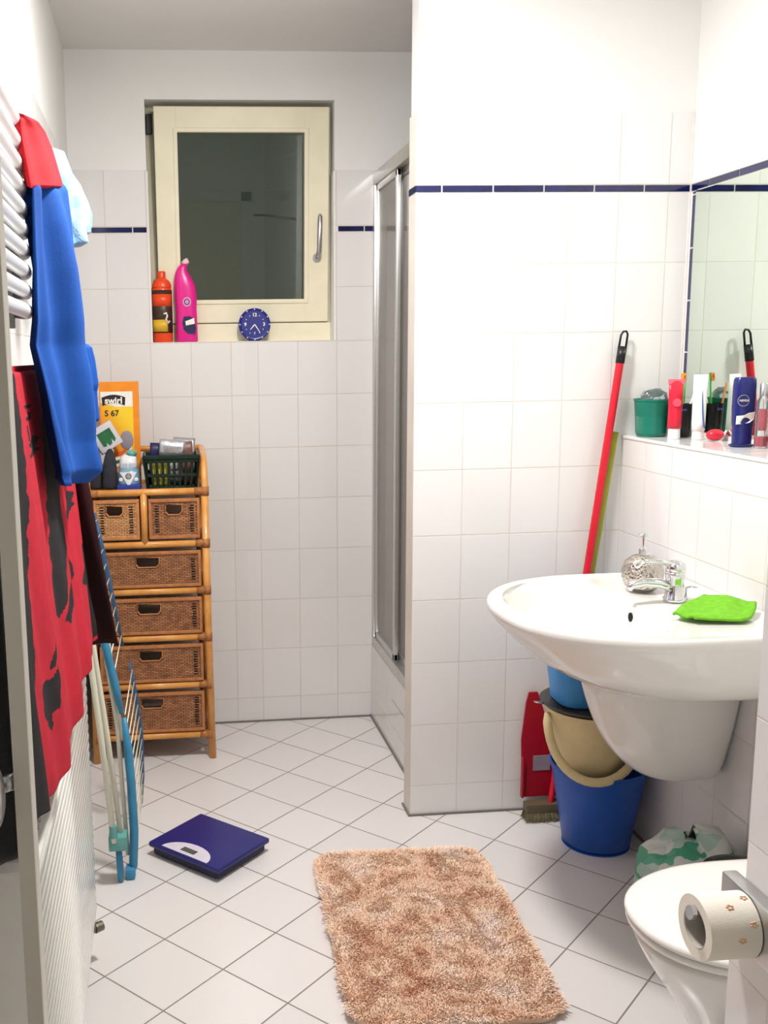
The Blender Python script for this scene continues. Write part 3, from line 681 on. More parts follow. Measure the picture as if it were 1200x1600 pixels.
g = B(); g.ell((vx + .012, vy - .010, ZT + .128), (.020, .02, .014), 16, 8); g.done('roof_bundle', M['teal_p'], van, smooth=True)
yf = vy - .0495
B().poly([(vx - .030, yf, ZT + .066), (vx + .030, yf, ZT + .066), (vx + .004, yf, ZT + .020), (vx - .004, yf, ZT + .020)], (0, .006, 0)).done('front_vee', M['cream_p'], van)
g = B(); g.tube([(vx + .0095 * cos(a * pi / 8), yf - .001, ZT + .052 + .0095 * sin(a * pi / 8)) for a in range(17)], .0011, 6)
g.tube([(vx - .005, yf - .001, ZT + .059), (vx - .002, yf - .001, ZT + .052), (vx, yf - .001, ZT + .056), (vx + .002, yf - .001, ZT + .052), (vx + .005, yf - .001, ZT + .059)], .0009, 6)
g.tube([(vx - .007, yf - .001, ZT + .054), (vx - .003, yf - .001, ZT + .045), (vx, yf - .001, ZT + .051), (vx + .003, yf - .001, ZT + .045), (vx + .007, yf - .001, ZT + .054)], .0009, 6)
g.done('emblem', M['charcoal'], van)
for s_ in (-1, 1):
    B().lathe([(.007, 0), (.007, -.004), (.004, -.005)], (vx + s_ * .027, vy - .042, ZT + .040), 14, axis='y').done('headlight', M['cream_p'], van)
    B().box(vx + s_ * .0145 - .0125, vx + s_ * .0145 + .0125, vy - .0435, vy - .038, ZT + .080, ZT + .097, bev=.003).done('windscreen', mat('pale_blue_pane', rgb(170, 184, 200), .15), van, angle=40)
B().box(vx - .042, vx + .042, vy - .054, vy + .04, ZT, ZT + .022, bev=.006).done('bumper', M['royal_p'], van, angle=40)
# dark green basket with packets
M['bottle_green'] = mat('dark_green_plastic', rgb(16, 38, 30), .35, var=.1)
bk = thing('green_basket', 'small dark green slotted plastic basket filled with packets on the chest', 'basket', (0, 0, 0))
bx0, bx1, by0, by1, bh = -.066, .128, 3.545, 3.700, .118
def bpt(u, v, side):  # tapered walls
    tp = .012 * (1 - v)
    return {0: (lerp(bx0 + tp, bx1 - tp, u), by0 + tp), 1: (lerp(bx0 + tp, bx1 - tp, u), by1 - tp), 2: (bx0 + tp, lerp(by0 + tp, by1 - tp, u)), 3: (bx1 - tp, lerp(by0 + tp, by1 - tp, u))}[side]
g = B()
for side in range(4):
    n = 9
    for i in range(n + 1):
        u = i / n; a = bpt(u, 0, side); c = bpt(u, 1, side); r_ = .006 if i in (0, n) else .0048
        g.tube([(a[0], a[1], ZT + .002), (c[0], c[1], ZT + bh)], r_, 6)
    for v, r_ in ((.03, .006), (.42, .005), (.97, .007), (.86, .0045)):
        a = bpt(0, v, side); c = bpt(1, v, side); g.tube([(a[0], a[1], ZT + bh * v), (c[0], c[1], ZT + bh * v)], r_, 6, flat=1.3)
g.box(bx0 + .012, bx1 - .012, by0 + .012, by1 - .012, ZT, ZT + .004)
g.done('basket_frame', M['bottle_green'], bk)
M['foil'] = mat('silver_foil', rgb(200, 202, 206), .22, .8, var=.1, bump=1.0, bscale=40)
M['yellow_pk'] = mat('yellow_packet', rgb(206, 196, 70), .4, var=.2); M['navy_pk'] = mat('navy_packet', rgb(36, 34, 80), .35, var=.2); M['wine_pk'] = mat('brownish_packet', rgb(120, 84, 74), .4, var=.3)
def packet(name, lbl, cx_, cy_, z0, hx, hy, hz, m, rx=0, ry=0):
    mt = Matrix.Translation((cx_, cy_, z0 + hz)) @ Matrix.Rotation(rad(ry), 4, 'Y') @ Matrix.Rotation(rad(rx), 4, 'X')
    g = B(); rs = []
    for i in range(7):
        t = i / 6 * 2 - 1; sq = 1 - .75 * abs(t) ** 6
        rs.append([tuple(mt @ Vector((hx * math.copysign(abs(cos(a)) ** .45, cos(a)), hy * sq * math.copysign(abs(sin(a)) ** .6, sin(a)) + .002 * noise.noise(Vector((k, i, cx_ * 40))), hz * t))) for k in range(20) for a in [2 * pi * k / 20]])
    g.rings(rs); return tag(g.done(name, m, smooth=True), lbl, 'packet', 'packets in the green basket')
packet('packet', 'crumpled silver foil packet sticking out at the middle of the green basket', .030, 3.592, ZT + .008, .046, .018, .084, M['foil'], 12, 6)
packet('packet', 'navy blue packet at the left end inside the green basket', -.022, 3.618, ZT + .008, .026, .016, .077, M['navy_pk'], 6, 4)
packet('packet', 'yellow packet low behind the slots at the left of the green basket', -.010, 3.576, ZT + .008, .030, .008, .042, M['yellow_pk'], 0, 0)
packet('packet', 'silver and brown packet at the right end of the green basket', .088, 3.610, ZT + .008, .024, .016, .079, M['wine_pk'], 8, -3)
packet('packet', 'pale silver packet at the back right of the green basket', .075, 3.655, ZT + .008, .040, .013, .084, M['foil'], 4, 5)

# ------------------------------------------------------------------ window sill things
ZS = WZ0 + .0005
ob = thing('cleaner_bottle', 'orange drain cleaner bottle with yellow label in the left corner of the sill', 'bottle', (.0175, 3.912, ZS))
M['orange_red'] = mat('orange_red_plastic', rgb(232, 74, 28), .3); M['pink'] = mat('magenta_plastic', rgb(226, 34, 140), .28, var=.03); M['label_dk'] = mat('dark_label', rgb(66, 46, 34), .4, var=.3, scale=60); M['label_y'] = mat('yellow_label', rgb(220, 176, 50), .4, var=.1)
B().lathe([(.034, 0), (.0375, .004), (.0375, .195), (.034, .205), (.030, .210)], (0, 0, 0), 28, sy=.85).done('bottle_body', M['orange_red'], ob, smooth=False, angle=40)
B().lathe([(.0365, .205), (.0365, .216), (.028, .232), (.016, .240), (.016, .262), (.013, .266)], (0, 0, 0), 28, sy=.85).done('cap', M['orange_red'], ob, angle=40)
def arc_label(name, m, par, r, sy, a0, a1, z0, z1, n=14):
    f = lambda u, v: (r * cos(lerp(a0, a1, u)), r * sy * sin(lerp(a0, a1, u)), lerp(z0, z1, v))
    return solid(grid(name, n, 2, f, m, par), .0006, 0)
arc_label('dark_label', M['label_dk'], ob, .0379, .85, rad(180), rad(360), .035, .195)
arc_label('yellow_label', M['label_y'], ob, .0384, .85, rad(190), rad(300), .040, .085)
arc_label('orange_label', M['orange_red'], ob, .0384, .85, rad(190), rad(340), .135, .180)
g = B(); g.tube([(.004, -.0335, .105), (.014, -.0325, .110), (.018, -.0315, .098), (.012, -.033, .085), (.020, -.031, .072), (.026, -.028, .080)], .0035, 8); g.done('pipe_picture', M['white_print'], ob, smooth=True)
pkb = thing('toilet_cleaner_bottle', 'magenta toilet cleaner bottle with bent neck beside the orange bottle', 'bottle', (.109, 3.912, ZS))
rs = []
for z, hx, cx_, hy in ((0, .038, 0, .026), (.004, .042, 0, .029), (.08, .041, 0, .029), (.12, .040, 0, .028), (.17, .042, -.001, .028), (.21, .040, -.003, .027), (.24, .033, -.009, .025), (.262, .024, -.014, .020), (.280, .017, -.012, .016), (.292, .013, -.004, .013)):
    rs.append(superell(cx_, 0, hx, hx, hy, 2.5, 2.5, z, 28))
g = B(); g.rings(rs); g.done('bottle_body', M['pink'], pkb, smooth=True)
B().tube([(-.006, 0, .290), (.004, 0, .302), (.012, 0, .306)], [.013, .012, .010], 14).done('cap', mat('pale_pink_cap', rgb(240, 196, 200), .35), pkb, smooth=True)
g = B(); g.poly([(.002 + .016 * cos(a * pi / 12), -.0295, .150 + .018 * sin(a * pi / 12)) for a in range(24)], (0, .004, 0)); g.done('round_label', mat('lilac_label', rgb(214, 150, 196), .4), pkb)
g = B(); g.tube([(.002 + .009 * cos(a * pi / 8), -.0302, .150 + .010 * sin(a * pi / 8)) for a in range(17)], .0016, 6); g.done('label_ring', M['navy_pk'], pkb)
g = B(); g.poly([(-.012, -.0302, .095), (.012, -.0302, .097), (.030, -.0302, .085), (.034, -.0290, .050), (.030, -.0302, .030), (.004, -.0306, .030), (-.012, -.0302, .045), (-.018, -.0300, .070)], (0, .003, 0)); g.done('blue_label', M['navy_pk'], pkb)
g = B(); g.poly([(-.006, -.0312, .078), (.010, -.0312, .083), (.028, -.0308, .090), (.030, -.0308, .068), (-.004, -.0312, .062)], (0, .001, 0)); g.done('white_label', M['white_print'], pkb)

clk = thing('alarm_clock', 'round dark blue clock with white numerals standing on the window sill', 'clock', (.369, 3.898, ZS + .0625))
M['clock_blue'] = mat('clock_blue', rgb(30, 38, 128), .3, var=.06)
B().lathe([(.030, .022), (.056, .020), (.0615, .010), (.0615, -.006), (.057, -.010), (.052, -.008)], (0, 0, 0), 40, axis='y').done('case', M['clock_blue'], clk, angle=35)
g = B(); g.lathe([(.0515, -.0088), (.0515, -.004)], (0, 0, 0), 40, axis='y'); g.mi = 1
for k in range(12):
    a = k * pi / 6; r_ = .0565 if k % 2 == 0 else .0
    g.ell((.057 * sin(a), -.0098, .057 * cos(a)), (.0026, .0012, .0026), 8, 6)
    if k % 3: g.ell((.037 * sin(a), -.0090, .037 * cos(a)), (.0020, .0008, .0020), 8, 6)
g.done('dial', [mat('dial_blue', rgb(44, 50, 130), .4, var=.05), M['white_print']], clk)
for s_, dx_, dz_ in (('12', 0, .036), ('3', .036, 0), ('6', 0, -.036), ('9', -.036, 0)): text_part('numeral', s_, .018, M['white_print'], clk, facing_cam(dx_, -.0095, dz_), bold=.0006)
def hand(nm, L, ang, w_):
    a = rad(ang); d = Vector((sin(a), 0, cos(a))); n_ = Vector((cos(a), 0, -sin(a)))
    B().poly([Vector((0, -.0112, 0)) - n_ * w_, Vector((0, -.0112, 0)) + n_ * w_, d * L + n_ * w_ * .5 + Vector((0, -.0112, 0)), d * L - n_ * w_ * .5 + Vector((0, -.0112, 0))], (0, .0008, 0)).done(nm, M['white_print'], clk)
hand('hour_hand', .026, 222, .0024); hand('minute_hand', .038, 147, .0021)
B().box(-.022, .022, -.004, .026, -.0625, -.055, bev=.002).done('foot', M['clock_blue'], clk, angle=40)

# ------------------------------------------------------------------ towel warmer on the left wall
tw = thing('towel_warmer', 'white tubular towel radiator high on the left wall', 'towel radiator', (0, 0, 0))
zt = 1.553; k = 0
while k < 10:
    z = zt + k * .0345 ; 
    B().tube([(-.250, .60, z), (-.236, .63, z), (-.230, .7, z), (-.226, 1.2, z), (-.229, 1.80, z), (-.234, 1.862, z), (-.246, 1.885, z), (-.262, 1.890, z)], [.0115, .0122, .0125, .0125, .0125, .0122, .0115, .008], 14).done('tube', M['enamel_tube'], tw, smooth=True)
    k += 1
for y in (.615, 1.875): B().box(-.281, -.258, y - .011, y + .011, 1.525, 1.895, bev=.003).done('collector', M['enamel'], tw, angle=40)
B().tube([(-.288, .60, 1.915), (-.288, 2.02, 1.915)], .011, 10).tube([(-.270, .615, 1.89), (-.288, .615, 1.915)], .008, 8).tube([(-.270, 1.875, 1.89), (-.288, 1.875, 1.915)], .008, 8).done('top_rail', M['enamel'], tw, smooth=True)
for y in (.8, 1.7):
    for z in (1.60, 1.82): B().tube([(XL + .0005, y, z), (-.235, y, z)], .007, 10).done('wall_bracket', M['enamel'], tw, smooth=True)

# ------------------------------------------------------------------ panel radiator
ra = thing('panel_radiator', 'long white ribbed panel radiator low on the left wall', 'radiator', (0, 0, 0))
RZ0, RZ1, RY0, RY1, RX0, RX1 = .135, .752, 1.34, 2.275, -.268, -.196
B().box(RX0, RX1, RY0, RY1, RZ0, RZ1, bev=.006).done('panel', M['enamel'], ra, angle=40)
g = B(); n = 26
for k in range(n):
    z = lerp(RZ0 + .022, RZ1 - .022, k / (n - 1))
    g.tube([(RX1 - .001, RY0 + .01, z), (RX1 - .001, RY1 - .012, z)], .0112, 10, flat=.38, updir=(1, 0, 0))
g.done('ribs', M['enamel'], ra, smooth=True)
g = B(); y = RY0 + .03
while y < RY1 - .02: g.box(RX0 + .02, RX1 - .012, y, y + .008, RZ1, RZ1 + .003); y += .025
g.done('top_grille', M['chrome_soft'], ra)
B().box(RX0 + .006, RX1 - .004, RY1, RY1 + .004, RZ0 + .01, RZ1 - .004, bev=.001).done('side_cover', M['enamel'], ra)
g = B(); g.tube([(-.238, RY1 - .10, RZ0 + .005), (-.238, RY1 - .10, .05), (-.290, RY1 - .10, .05)], .009, 10); g.done('supply_pipe', M['chrome_soft'], ra, smooth=True)
g = B(); g.tube([(-.238, RY1 - .03, .088), (-.200, RY1 + .01, .088)], [.010, .010], 12); g.tube([(-.202, RY1 + .008, .088), (-.184, RY1 + .02, .088)], [.013, .012], 12); g.tube([(-.238, RY1 - .03, RZ0 + .01), (-.238, RY1 - .03, .05), (-.290, RY1 - .03, .05)], .009, 10); g.box(-.25, -.226, RY1 - .042, RY1 - .018, .06, .12, bev=.003); g.done('valve', mat('brass_valve', rgb(120, 116, 104), .4, .9), ra, angle=50)
for y in (1.5, 2.05): B().box(XL + .0005, RX0 + .002, y, y + .03, .25, .68).done('wall_bracket', M['enamel'], ra)

# ------------------------------------------------------------------ big red and black towel over a rail
M['towel_red'] = mat('crimson_terry', rgb(196, 20, 46), .95, var=.10, scale=25, bump=.9, bscale=900)
M['towel_black'] = mat('black_terry', rgb(24, 20, 22), .95, var=.25, scale=40, bump=.9, bscale=900)
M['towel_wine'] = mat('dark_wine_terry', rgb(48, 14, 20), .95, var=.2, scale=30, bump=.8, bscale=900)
rail = thing('towel_rail', 'thin white rail on the left wall carrying the red towel', 'rail', (0, 0, 0))
B().tube([(-.250, .98, 1.440), (-.250, 2.385, 1.440)], .009, 12).done('bar', M['enamel'], rail, smooth=True)
for y in (1.0, 2.36): B().tube([(XL, y, 1.44), (-.25, y, 1.44)], .007, 10).done('bracket', M['enamel'], rail, smooth=True)
TY0, TY1 = 1.10, 2.405
def tsurf(y, z):
    t = min(1, max(0, (1.455 - z) / .62))
    x = -.2395 + .060 * t ** .9
    x += (.005 * t + .002) * sin(y * 21 + 1.5 * sin(z * 4)) + .003 * t * sin(y * 47 + 2)
    return x
bot = [(1.10, .90), (1.27, .868), (1.34, .845), (1.454, .816), (1.6, .800), (1.80, .792), (1.937, .792), (2.15, .796), (2.27, .802), (2.405, .788)]
rgt = [(.77, 2.405), (.88, 2.385), (1.0, 2.39), (1.14, 2.405), (1.46, 2.405)]
blackpolys = [
 [(1.05, 1.5), (1.665, 1.5), (1.66, 1.44), (1.580, 1.241), (1.470, 1.069), (1.345, .90), (1.31, .82), (1.05, .8)],
 [(1.99, 1.47), (1.98, 1.446), (1.870, 1.305), (1.815, 1.16), (1.794, 1.082), (1.750, 1.035), (1.752, 1.020), (1.81, .999), (1.90, 1.02), (1.934, 1.051), (2.0, 1.128), (2.10, 1.207), (2.20, 1.47)],
 [(2.32, 1.02), (2.19, .975), (2.26, .955), (2.27, .88), (2.36, .80), (2.42, .80), (2.42, 1.04)],
 [(2.092, 1.058), (2.00, 1.035), (1.90, 1.01), (1.838, .985), (1.87, .970), (2.0, .985), (2.11, 1.015)],
 [(1.600, .972), (1.56, .965), (1.50, .975), (1.475, .968), (1.462, .946), (1.49, .915), (1.505, .893), (1.53, .90), (1.535, .915), (1.575, .910), (1.60, .94)],
 [(1.64, 1.012), (1.56, .985), (1.55, .978), (1.58, .978), (1.66, 1.00)],
 [(1.718, 1.392), (1.812, 1.390), (1.808, 1.384), (1.735, 1.384), (1.735, 1.379), (1.80, 1.378), (1.79, 1.366), (1.713, 1.366), (1.713, 1.372), (1.76, 1.373)],
 [(1.72, 1.358), (1.748, 1.358), (1.740, 1.331), (1.708, 1.331)],
 [(1.692, 1.326), (1.75, 1.332), (1.80, 1.338), (1.85, 1.330), (1.80, 1.316), (1.84, 1.310), (1.76, 1.305), (1.675, 1.304), (1.68, 1.310), (1.74, 1.318)],
 [(2.154, 1.190), (2.27, 1.172), (2.20, 1.160), (2.25, 1.150), (2.16, 1.140), (2.124, 1.126), (2.13, 1.16)],
]
def tow(u, v):
    z = lerp(1.4585, .74, v)
    y = lerp(TY0, TY1, u)
    ym = interp(rgt, z)[0]; y = lerp(TY0, ym, u)
    zb = interp(bot, y)[0]; z = lerp(1.4585, zb, v)
    x = tsurf(y, z)
    if v < .02: x = -.250
    return (x, y, z)
def towmat(u, v):
    x, y, z = tow(u, v)
    y += .006 * sin(z * 90) + .004 * sin(z * 210)
    for p in blackpolys:
        if pt_in(p, y, z): return 1
    return 0
to = thing('towel', 'long crimson bath towel with black stripes and marks hanging above the radiator', 'towel', (0, 0, 0))
solid(grid('towel_sheet', 300, 200, tow, [M['towel_red'], M['towel_black']], to, matfn=towmat), .005, 0)
# scalloped black edge ruffle at the near side and the back layer that turns round the end of the rail
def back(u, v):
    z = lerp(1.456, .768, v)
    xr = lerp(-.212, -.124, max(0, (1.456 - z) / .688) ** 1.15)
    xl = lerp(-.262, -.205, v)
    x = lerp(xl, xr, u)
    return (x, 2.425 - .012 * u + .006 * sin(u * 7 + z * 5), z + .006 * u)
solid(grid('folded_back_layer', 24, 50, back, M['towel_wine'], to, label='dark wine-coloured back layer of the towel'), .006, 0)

# ------------------------------------------------------------------ lumpy hanging clothes
def hang(name, rows, m, parent, thick, folds=5, fold_amp=.006, n=56, nz=60, phase=0.0):
    """rows: pairs (left point, right point) from top to bottom; closed flattened loft with folds; the outline stays inside the pairs"""
    acc = [0.0]
    for a, b in zip(rows, rows[1:]): acc.append(acc[-1] + max(.004, abs((a[0][2] + a[1][2]) - (b[0][2] + b[1][2])) / 2))
    rs = []
    for j in range(nz):
        t = acc[-1] * j / (nz - 1); i = 0
        while i < len(acc) - 2 and acc[i + 1] < t: i += 1
        q = min(1, max(0, (t - acc[i]) / (acc[i + 1] - acc[i])))
        L = Vector(rows[i][0]).lerp(Vector(rows[i + 1][0]), q); Rr = Vector(rows[i][1]).lerp(Vector(rows[i + 1][1]), q)
        c = (L + Rr) / 2; h = (Rr - L) / 2; nn = Vector((h.y, -h.x, 0)).normalized(); z = c.z
        edge = min(1, (j + .5) / 3, (nz - j - .5) / 3); ring = []
        for k in range(n):
            a = 2 * pi * k / n; u = cos(a)
            f = fold_amp * (sin(u * folds * 1.9 + phase + 1.2 * sin(z * 5)) + .5 * sin(u * folds * 4.3 + z * 9 + phase)) * (1 - .7 * u * u)
            ring.append(c + h * math.copysign(abs(u) ** .8, u) + nn * (thick * edge * math.copysign(abs(sin(a)) ** .9, sin(a)) * (1 - .35 * u * u) + f - thick * .35 * max(0, u)))
        rs.append(ring)
    g = B(); g.rings(rs); return g.done(name, m, parent, smooth=True)
M['blue_fabric'] = mat('royal_blue_fleece', rgb(2, 78, 168), .9, var=.05, scale=12, bump=.4, bscale=700)
M['red_fabric'] = mat('bright_red_fabric', rgb(214, 20, 36), .9, var=.04, bump=.3, bscale=500)
sw = thing('sweatshirt', 'royal blue sweatshirt with bright red upper panel hanging on the towel radiator', 'sweatshirt', (0, 0, 0))
hang('body', [((-0.206,1.780,1.767),(-0.195,2.120,1.824)),((-0.206,1.780,1.748),(-0.187,2.120,1.801)),((-0.206,1.780,1.696),(-0.172,2.120,1.739)),((-0.207,1.780,1.622),(-0.157,2.120,1.651)),((-0.211,1.780,1.536),(-0.149,2.120,1.548)),((-0.218,1.780,1.493),(-0.146,2.120,1.496)),((-0.210,1.780,1.449),(-0.140,2.120,1.443)),((-0.203,1.780,1.405),(-0.140,2.120,1.390)),((-0.198,1.780,1.365),(-0.143,2.120,1.344)),((-0.192,1.780,1.326),(-0.150,2.120,1.297)),((-0.186,1.780,1.286),(-0.141,2.120,1.249)),((-0.183,1.780,1.271),(-0.140,2.120,1.234)),((-0.184,1.780,1.263),(-0.157,2.120,1.223)),((-0.177,1.780,1.246),(-0.168,2.120,1.213))], M['blue_fabric'], sw, .013, 2.6, .017, nz=90, n=96)
hang('sleeve', [((-0.160,2.125,1.500),(-0.152,2.170,1.500)),((-0.156,2.125,1.470),(-0.144,2.180,1.469)),((-0.156,2.125,1.420),(-0.134,2.180,1.418)),((-0.156,2.125,1.414),(-0.134,2.180,1.412)),((-0.157,2.125,1.401),(-0.140,2.180,1.399)),((-0.157,2.125,1.344),(-0.136,2.180,1.340)),((-0.157,2.125,1.335),(-0.141,2.180,1.331))], M['blue_fabric'], sw, .012, 3, .002)
hang('red_panel', [((-0.2195,1.757,1.870),(-0.2175,1.764,1.868)),((-0.2195,1.757,1.860),(-0.214,1.860,1.878)),((-0.219,1.757,1.847),(-0.206,1.950,1.879)),((-0.216,1.757,1.821),(-0.198,2.030,1.863)),((-0.211,1.757,1.788),(-0.191,2.070,1.837)),((-0.207,1.757,1.760),(-0.186,2.128,1.816)),((-0.205,1.757,1.751),(-0.187,2.128,1.808))], M['red_fabric'], sw, .019, 2, .004, phase=.6)
M['pale_blue'] = mat('pale_blue_plush', rgb(118, 160, 196), .95, var=.06, scale=40, bump=.9, bscale=250, col2=rgb(160, 190, 210))
lt = thing('pale_towel', 'pale blue fluffy towel bundle hanging behind the blue sweatshirt', 'towel', (0, 0, 0))
def pr_(*rows): return [((a, 2.20, z), (b, 2.28, z + .012)) for z, a, b in rows]
hang('front_fold', pr_((1.905, -.235, -.212), (1.885, -.24, -.196), (1.853, -.24, -.178), (1.814, -.24, -.164), (1.775, -.24, -.154), (1.745, -.22, -.150), (1.720, -.20, -.156), (1.70, -.18, -.162)), M['pale_blue'], lt, .030, 2, .004)
def pr_(*rows): return [((a, 2.30, z), (b, 2.40, z + .012)) for z, a, b in rows]
hang('back_fold', pr_((1.885, -.24, -.190), (1.85, -.24, -.164), (1.81, -.24, -.147), (1.78, -.22, -.139), (1.755, -.20, -.143), (1.735, -.19, -.156)), M['pale_blue'], lt, .024, 2, .004, phase=2)
hk = thing('towel_hook', 'small white wall hook behind the pale blue towel', 'hook', (0, 0, 0))
B().tube([(XL, 2.29, 1.88), (-.25, 2.29, 1.88), (-.225, 2.29, 1.895)], .006, 8).done('hook_arm', M['enamel'], hk, smooth=True)

# ------------------------------------------------------------------ near left: door edge, handle, black cloth
dr = struct(B().box(-.165, -.1478, 1.00, 1.004, .0, 2.03, bev=.001).box(-.165, -.1478, 1.004, 1.034, 0, 2.03, bev=.0015).done('door_1', M['post']))
g = B(); g.tube([(-.166, 1.02, 1.028), (-.178, 1.01, 1.028)], [.009, .009], 16).ell((-.1835, .985, 1.026), (.0115, .020, .036), 24, 16); g.done('door_handle', M['chrome_soft'], dr, smooth=True)
bc = [((-.292, 1.075, 1.30), (-.180, 1.085, 1.30)), ((-.292, 1.075, 1.10), (-.178, 1.085, 1.10)), ((-.29, 1.075, .94), (-.172, 1.085, .95)), ((-.285, 1.075, .885), (-.172, 1.085, .905))]
c_ = hang('hanging_cloth', bc, M['black_cloth'], None, .010, 4, .004, n=40, nz=40); tag(c_, 'black cloth hanging at the far left edge beside the door handle', 'cloth')

# ------------------------------------------------------------------ folded clothes airer
M['airer_blue'] = mat('airer_blue_plastic', rgb(58, 136, 176), .4, var=.08); M['airer_dark'] = mat('airer_dark_blue', rgb(40, 84, 124), .45, var=.1)
M['airer_teal'] = mat('airer_teal_joint', rgb(98, 160, 154), .45, var=.08); M['ivory'] = mat('ivory_coated_tube', rgb(222, 220, 200), .35, var=.03)
ai = thing('clothes_airer', 'folded clothes airer with blue rails and ivory tubes leaning beside the radiator', 'clothes airer', (0, 0, 0))
YN, YF = 2.690, 3.10
up_f = [(-.215, YF, .995), (-.196, YF, .88), (-.170, YF, .72), (-.145, YF, .565)]
up_n = [(-.235, YN, .995), (-.213, YN, .88), (-.180, YN, .72), (-.150, YN, .565), (-.136, YN, .49)]
lo_f = [(-.124, YF, .510), (-.110, YF, .40), (-.097, YF, .27), (-.098, YF, .12), (-.104, YF, .03)]
lo_n = [(-.130, YN, .475), (-.122, YN, .38), (-.117, YN, .28), (-.114, YN, .14), (-.120, YN, .03), (-.126, YN, .004)]
def rail_bar(pts, w_, th, m, nm='side_rail'):
    return B().tube(pts, [w_ * .55] + [w_] * (len(pts) - 2) + [w_ * .6], 12, flat=th, updir=(1, .0, 0)).done(nm, m, ai, smooth=True)
rail_bar(up_f, .014, .50, M['airer_dark']); rail_bar(up_n, .014, .85, M['airer_blue']); rail_bar(lo_f, .014, .50, M['airer_dark']); rail_bar(lo_n, .014, .90, M['airer_blue'])
def at_z(pts, z):
    return interp(sorted([(p[2], p[0], p[1]) for p in pts]), z)
for pn, pf, za, zb, n in ((up_n, up_f, .60, .975, 9), (lo_n, lo_f, .06, .485, 12)):
    for k in range(n):
        z = lerp(za, zb, k / (n - 1)); a = at_z(pn, z); c = at_z(pf, z)
        B().tube([(a[0] + .003, a[1], z), (c[0] + .003, c[1], z)], .0019, 6).done('drying_wire', M['ivory'], ai, smooth=True)
B().tube([(-.150, 2.66, .135), (-.178, 2.66, .45), (-.205, 2.66, .70), (-.220, 2.66, .88)], .0078, 12).done('leg_tube', M['ivory'], ai, smooth=True)
B().tube([(-.168, 2.63, .135), (-.192, 2.63, .45), (-.215, 2.63, .70), (-.225, 2.63, .86)], .0085, 12).done('leg_tube', M['ivory'], ai, smooth=True)
B().tube([(-.156, 3.0, .30), (-.185, 3.0, .60), (-.205, 3.0, .85)], .0085, 12).done('leg_tube', M['ivory'], ai, smooth=True)
B().tube([(-.135, 2.70, .06), (-.150, 2.70, .45), (-.178, 2.70, .69), (-.190, 2.70, .86)], .0065, 12).done('leg_tube', M['ivory'], ai, smooth=True)
g = B(); g.box(-.184, -.132, 2.625, 2.680, .108, .150, bev=.006); g.tube([(-.169, 2.63, .15), (-.170, 2.63, .185)], .011, 12); g.done('joint', M['airer_teal'], ai, angle=40)
B().tube([(-.158, 2.655, .110), (-.156, 2.66, .03), (-.155, 2.66, .003)], [.013, .014, .012], 12, flat=.7).done('foot', M['airer_blue'], ai, smooth=True)
B().box(-.142, -.114, 2.660, 2.705, .0, .032, bev=.008).done('foot', M['airer_blue'], ai, angle=40)

# ------------------------------------------------------------------ broom and green pole in the corner
M['broom_red'] = mat('red_lacquered_tube', rgb(206, 22, 44), .35, var=.05); M['lime'] = mat('lime_green_tube', rgb(158, 162, 44), .45, var=.08); M['bristle'] = mat('olive_bristles', rgb(126, 116, 84), .9, var=.3, scale=200)
br = thing('broom', 'red-handled broom with black grip leaning into the corner behind the basin', 'broom', (0, 0, 0))
A_ = Vector((1.394, 2.935, 1.523)); C_ = Vector((1.192, 2.882, .058)); dv = (C_ - A_).normalized()
B().tube([A_ + dv * .085, A_ + dv * .76, ], .0115, 16).tube([A_ + dv * .76, C_], .0098, 16).done('handle', M['broom_red'], br, angle=40)
B().tube([A_ + dv * .752, A_ + dv * .765], .0122, 16).done('collar', M['black'], br)
side = Vector((1, 0, .1)).normalized()
g = B(); g.tube([A_ + dv * .045, A_ + dv * .095], .0132, 16)
lo = [A_ + dv * .05 - side * .011, A_ + dv * .01 - side * .0105, A_ - side * .005, A_ + side * .005, A_ + dv * .01 + side * .0105, A_ + dv * .05 + side * .011]
g.tube(lo, .0034, 8); g.done('grip', M['black'], br, smooth=True)
g = B(); g.box(1.108, 1.270, 2.862, 2.902, .030, .060, bev=.006); g.done('brush_block', mat('dark_wood_block', rgb(96, 82, 60), .6), br, angle=40)
vs, fs = [], []
for k in range(2600):
    x = random.uniform(1.110, 1.268); y = random.uniform(2.864, 2.900); i = len(vs); dx, dy = (x - 1.185) * .12 + random.uniform(-.004, .004), (y - 2.882) * .6 + random.uniform(-.004, .004); w_ = .0009
    vs += [(x - w_, y, .032), (x + w_, y, .032), (x + dx, y + dy - .001, .001)]; fs.append((i, i + 1, i + 2))
me = bpy.data.meshes.new('bristles'); me.from_pydata(vs, [], fs); me.update(); o = link('bristles', me, M['bristle'], br); o['kind'] = 'stuff'
gp = tag(B().tube([(1.379, 2.944, 1.222), (1.322, 2.944, .79), (1.272, 2.935, .004)], .0125, 14).done('green_pole', M['lime'], smooth=True), 'lime green pole standing just behind the red broom handle', 'pole')
# red dustpan
du = thing('dustpan', 'dark red dustpan standing upright behind the buckets at the partition', 'dustpan', (0, 0, 0))
g = B(); g.poly([(1.112, 2.915, .064), (1.235, 2.915, .064), (1.225, 2.925, .27), (1.19, 2.93, .315), (1.160, 2.933, .405), (1.132, 2.933, .405), (1.122, 2.93, .37), (1.108, 2.925, .25)], (0, .008, 0)); g.box(1.106, 1.113, 2.905, 2.922, .064, .20, bev=.002); g.box(1.230, 1.237, 2.905, 2.922, .064, .20, bev=.002); g.done('pan', mat('dark_red_plastic', rgb(160, 14, 36), .4), du, angle=40)
B().box(1.145, 1.20, 2.9165, 2.919, .15, .20).done('sticker', M['grey_print'], du)

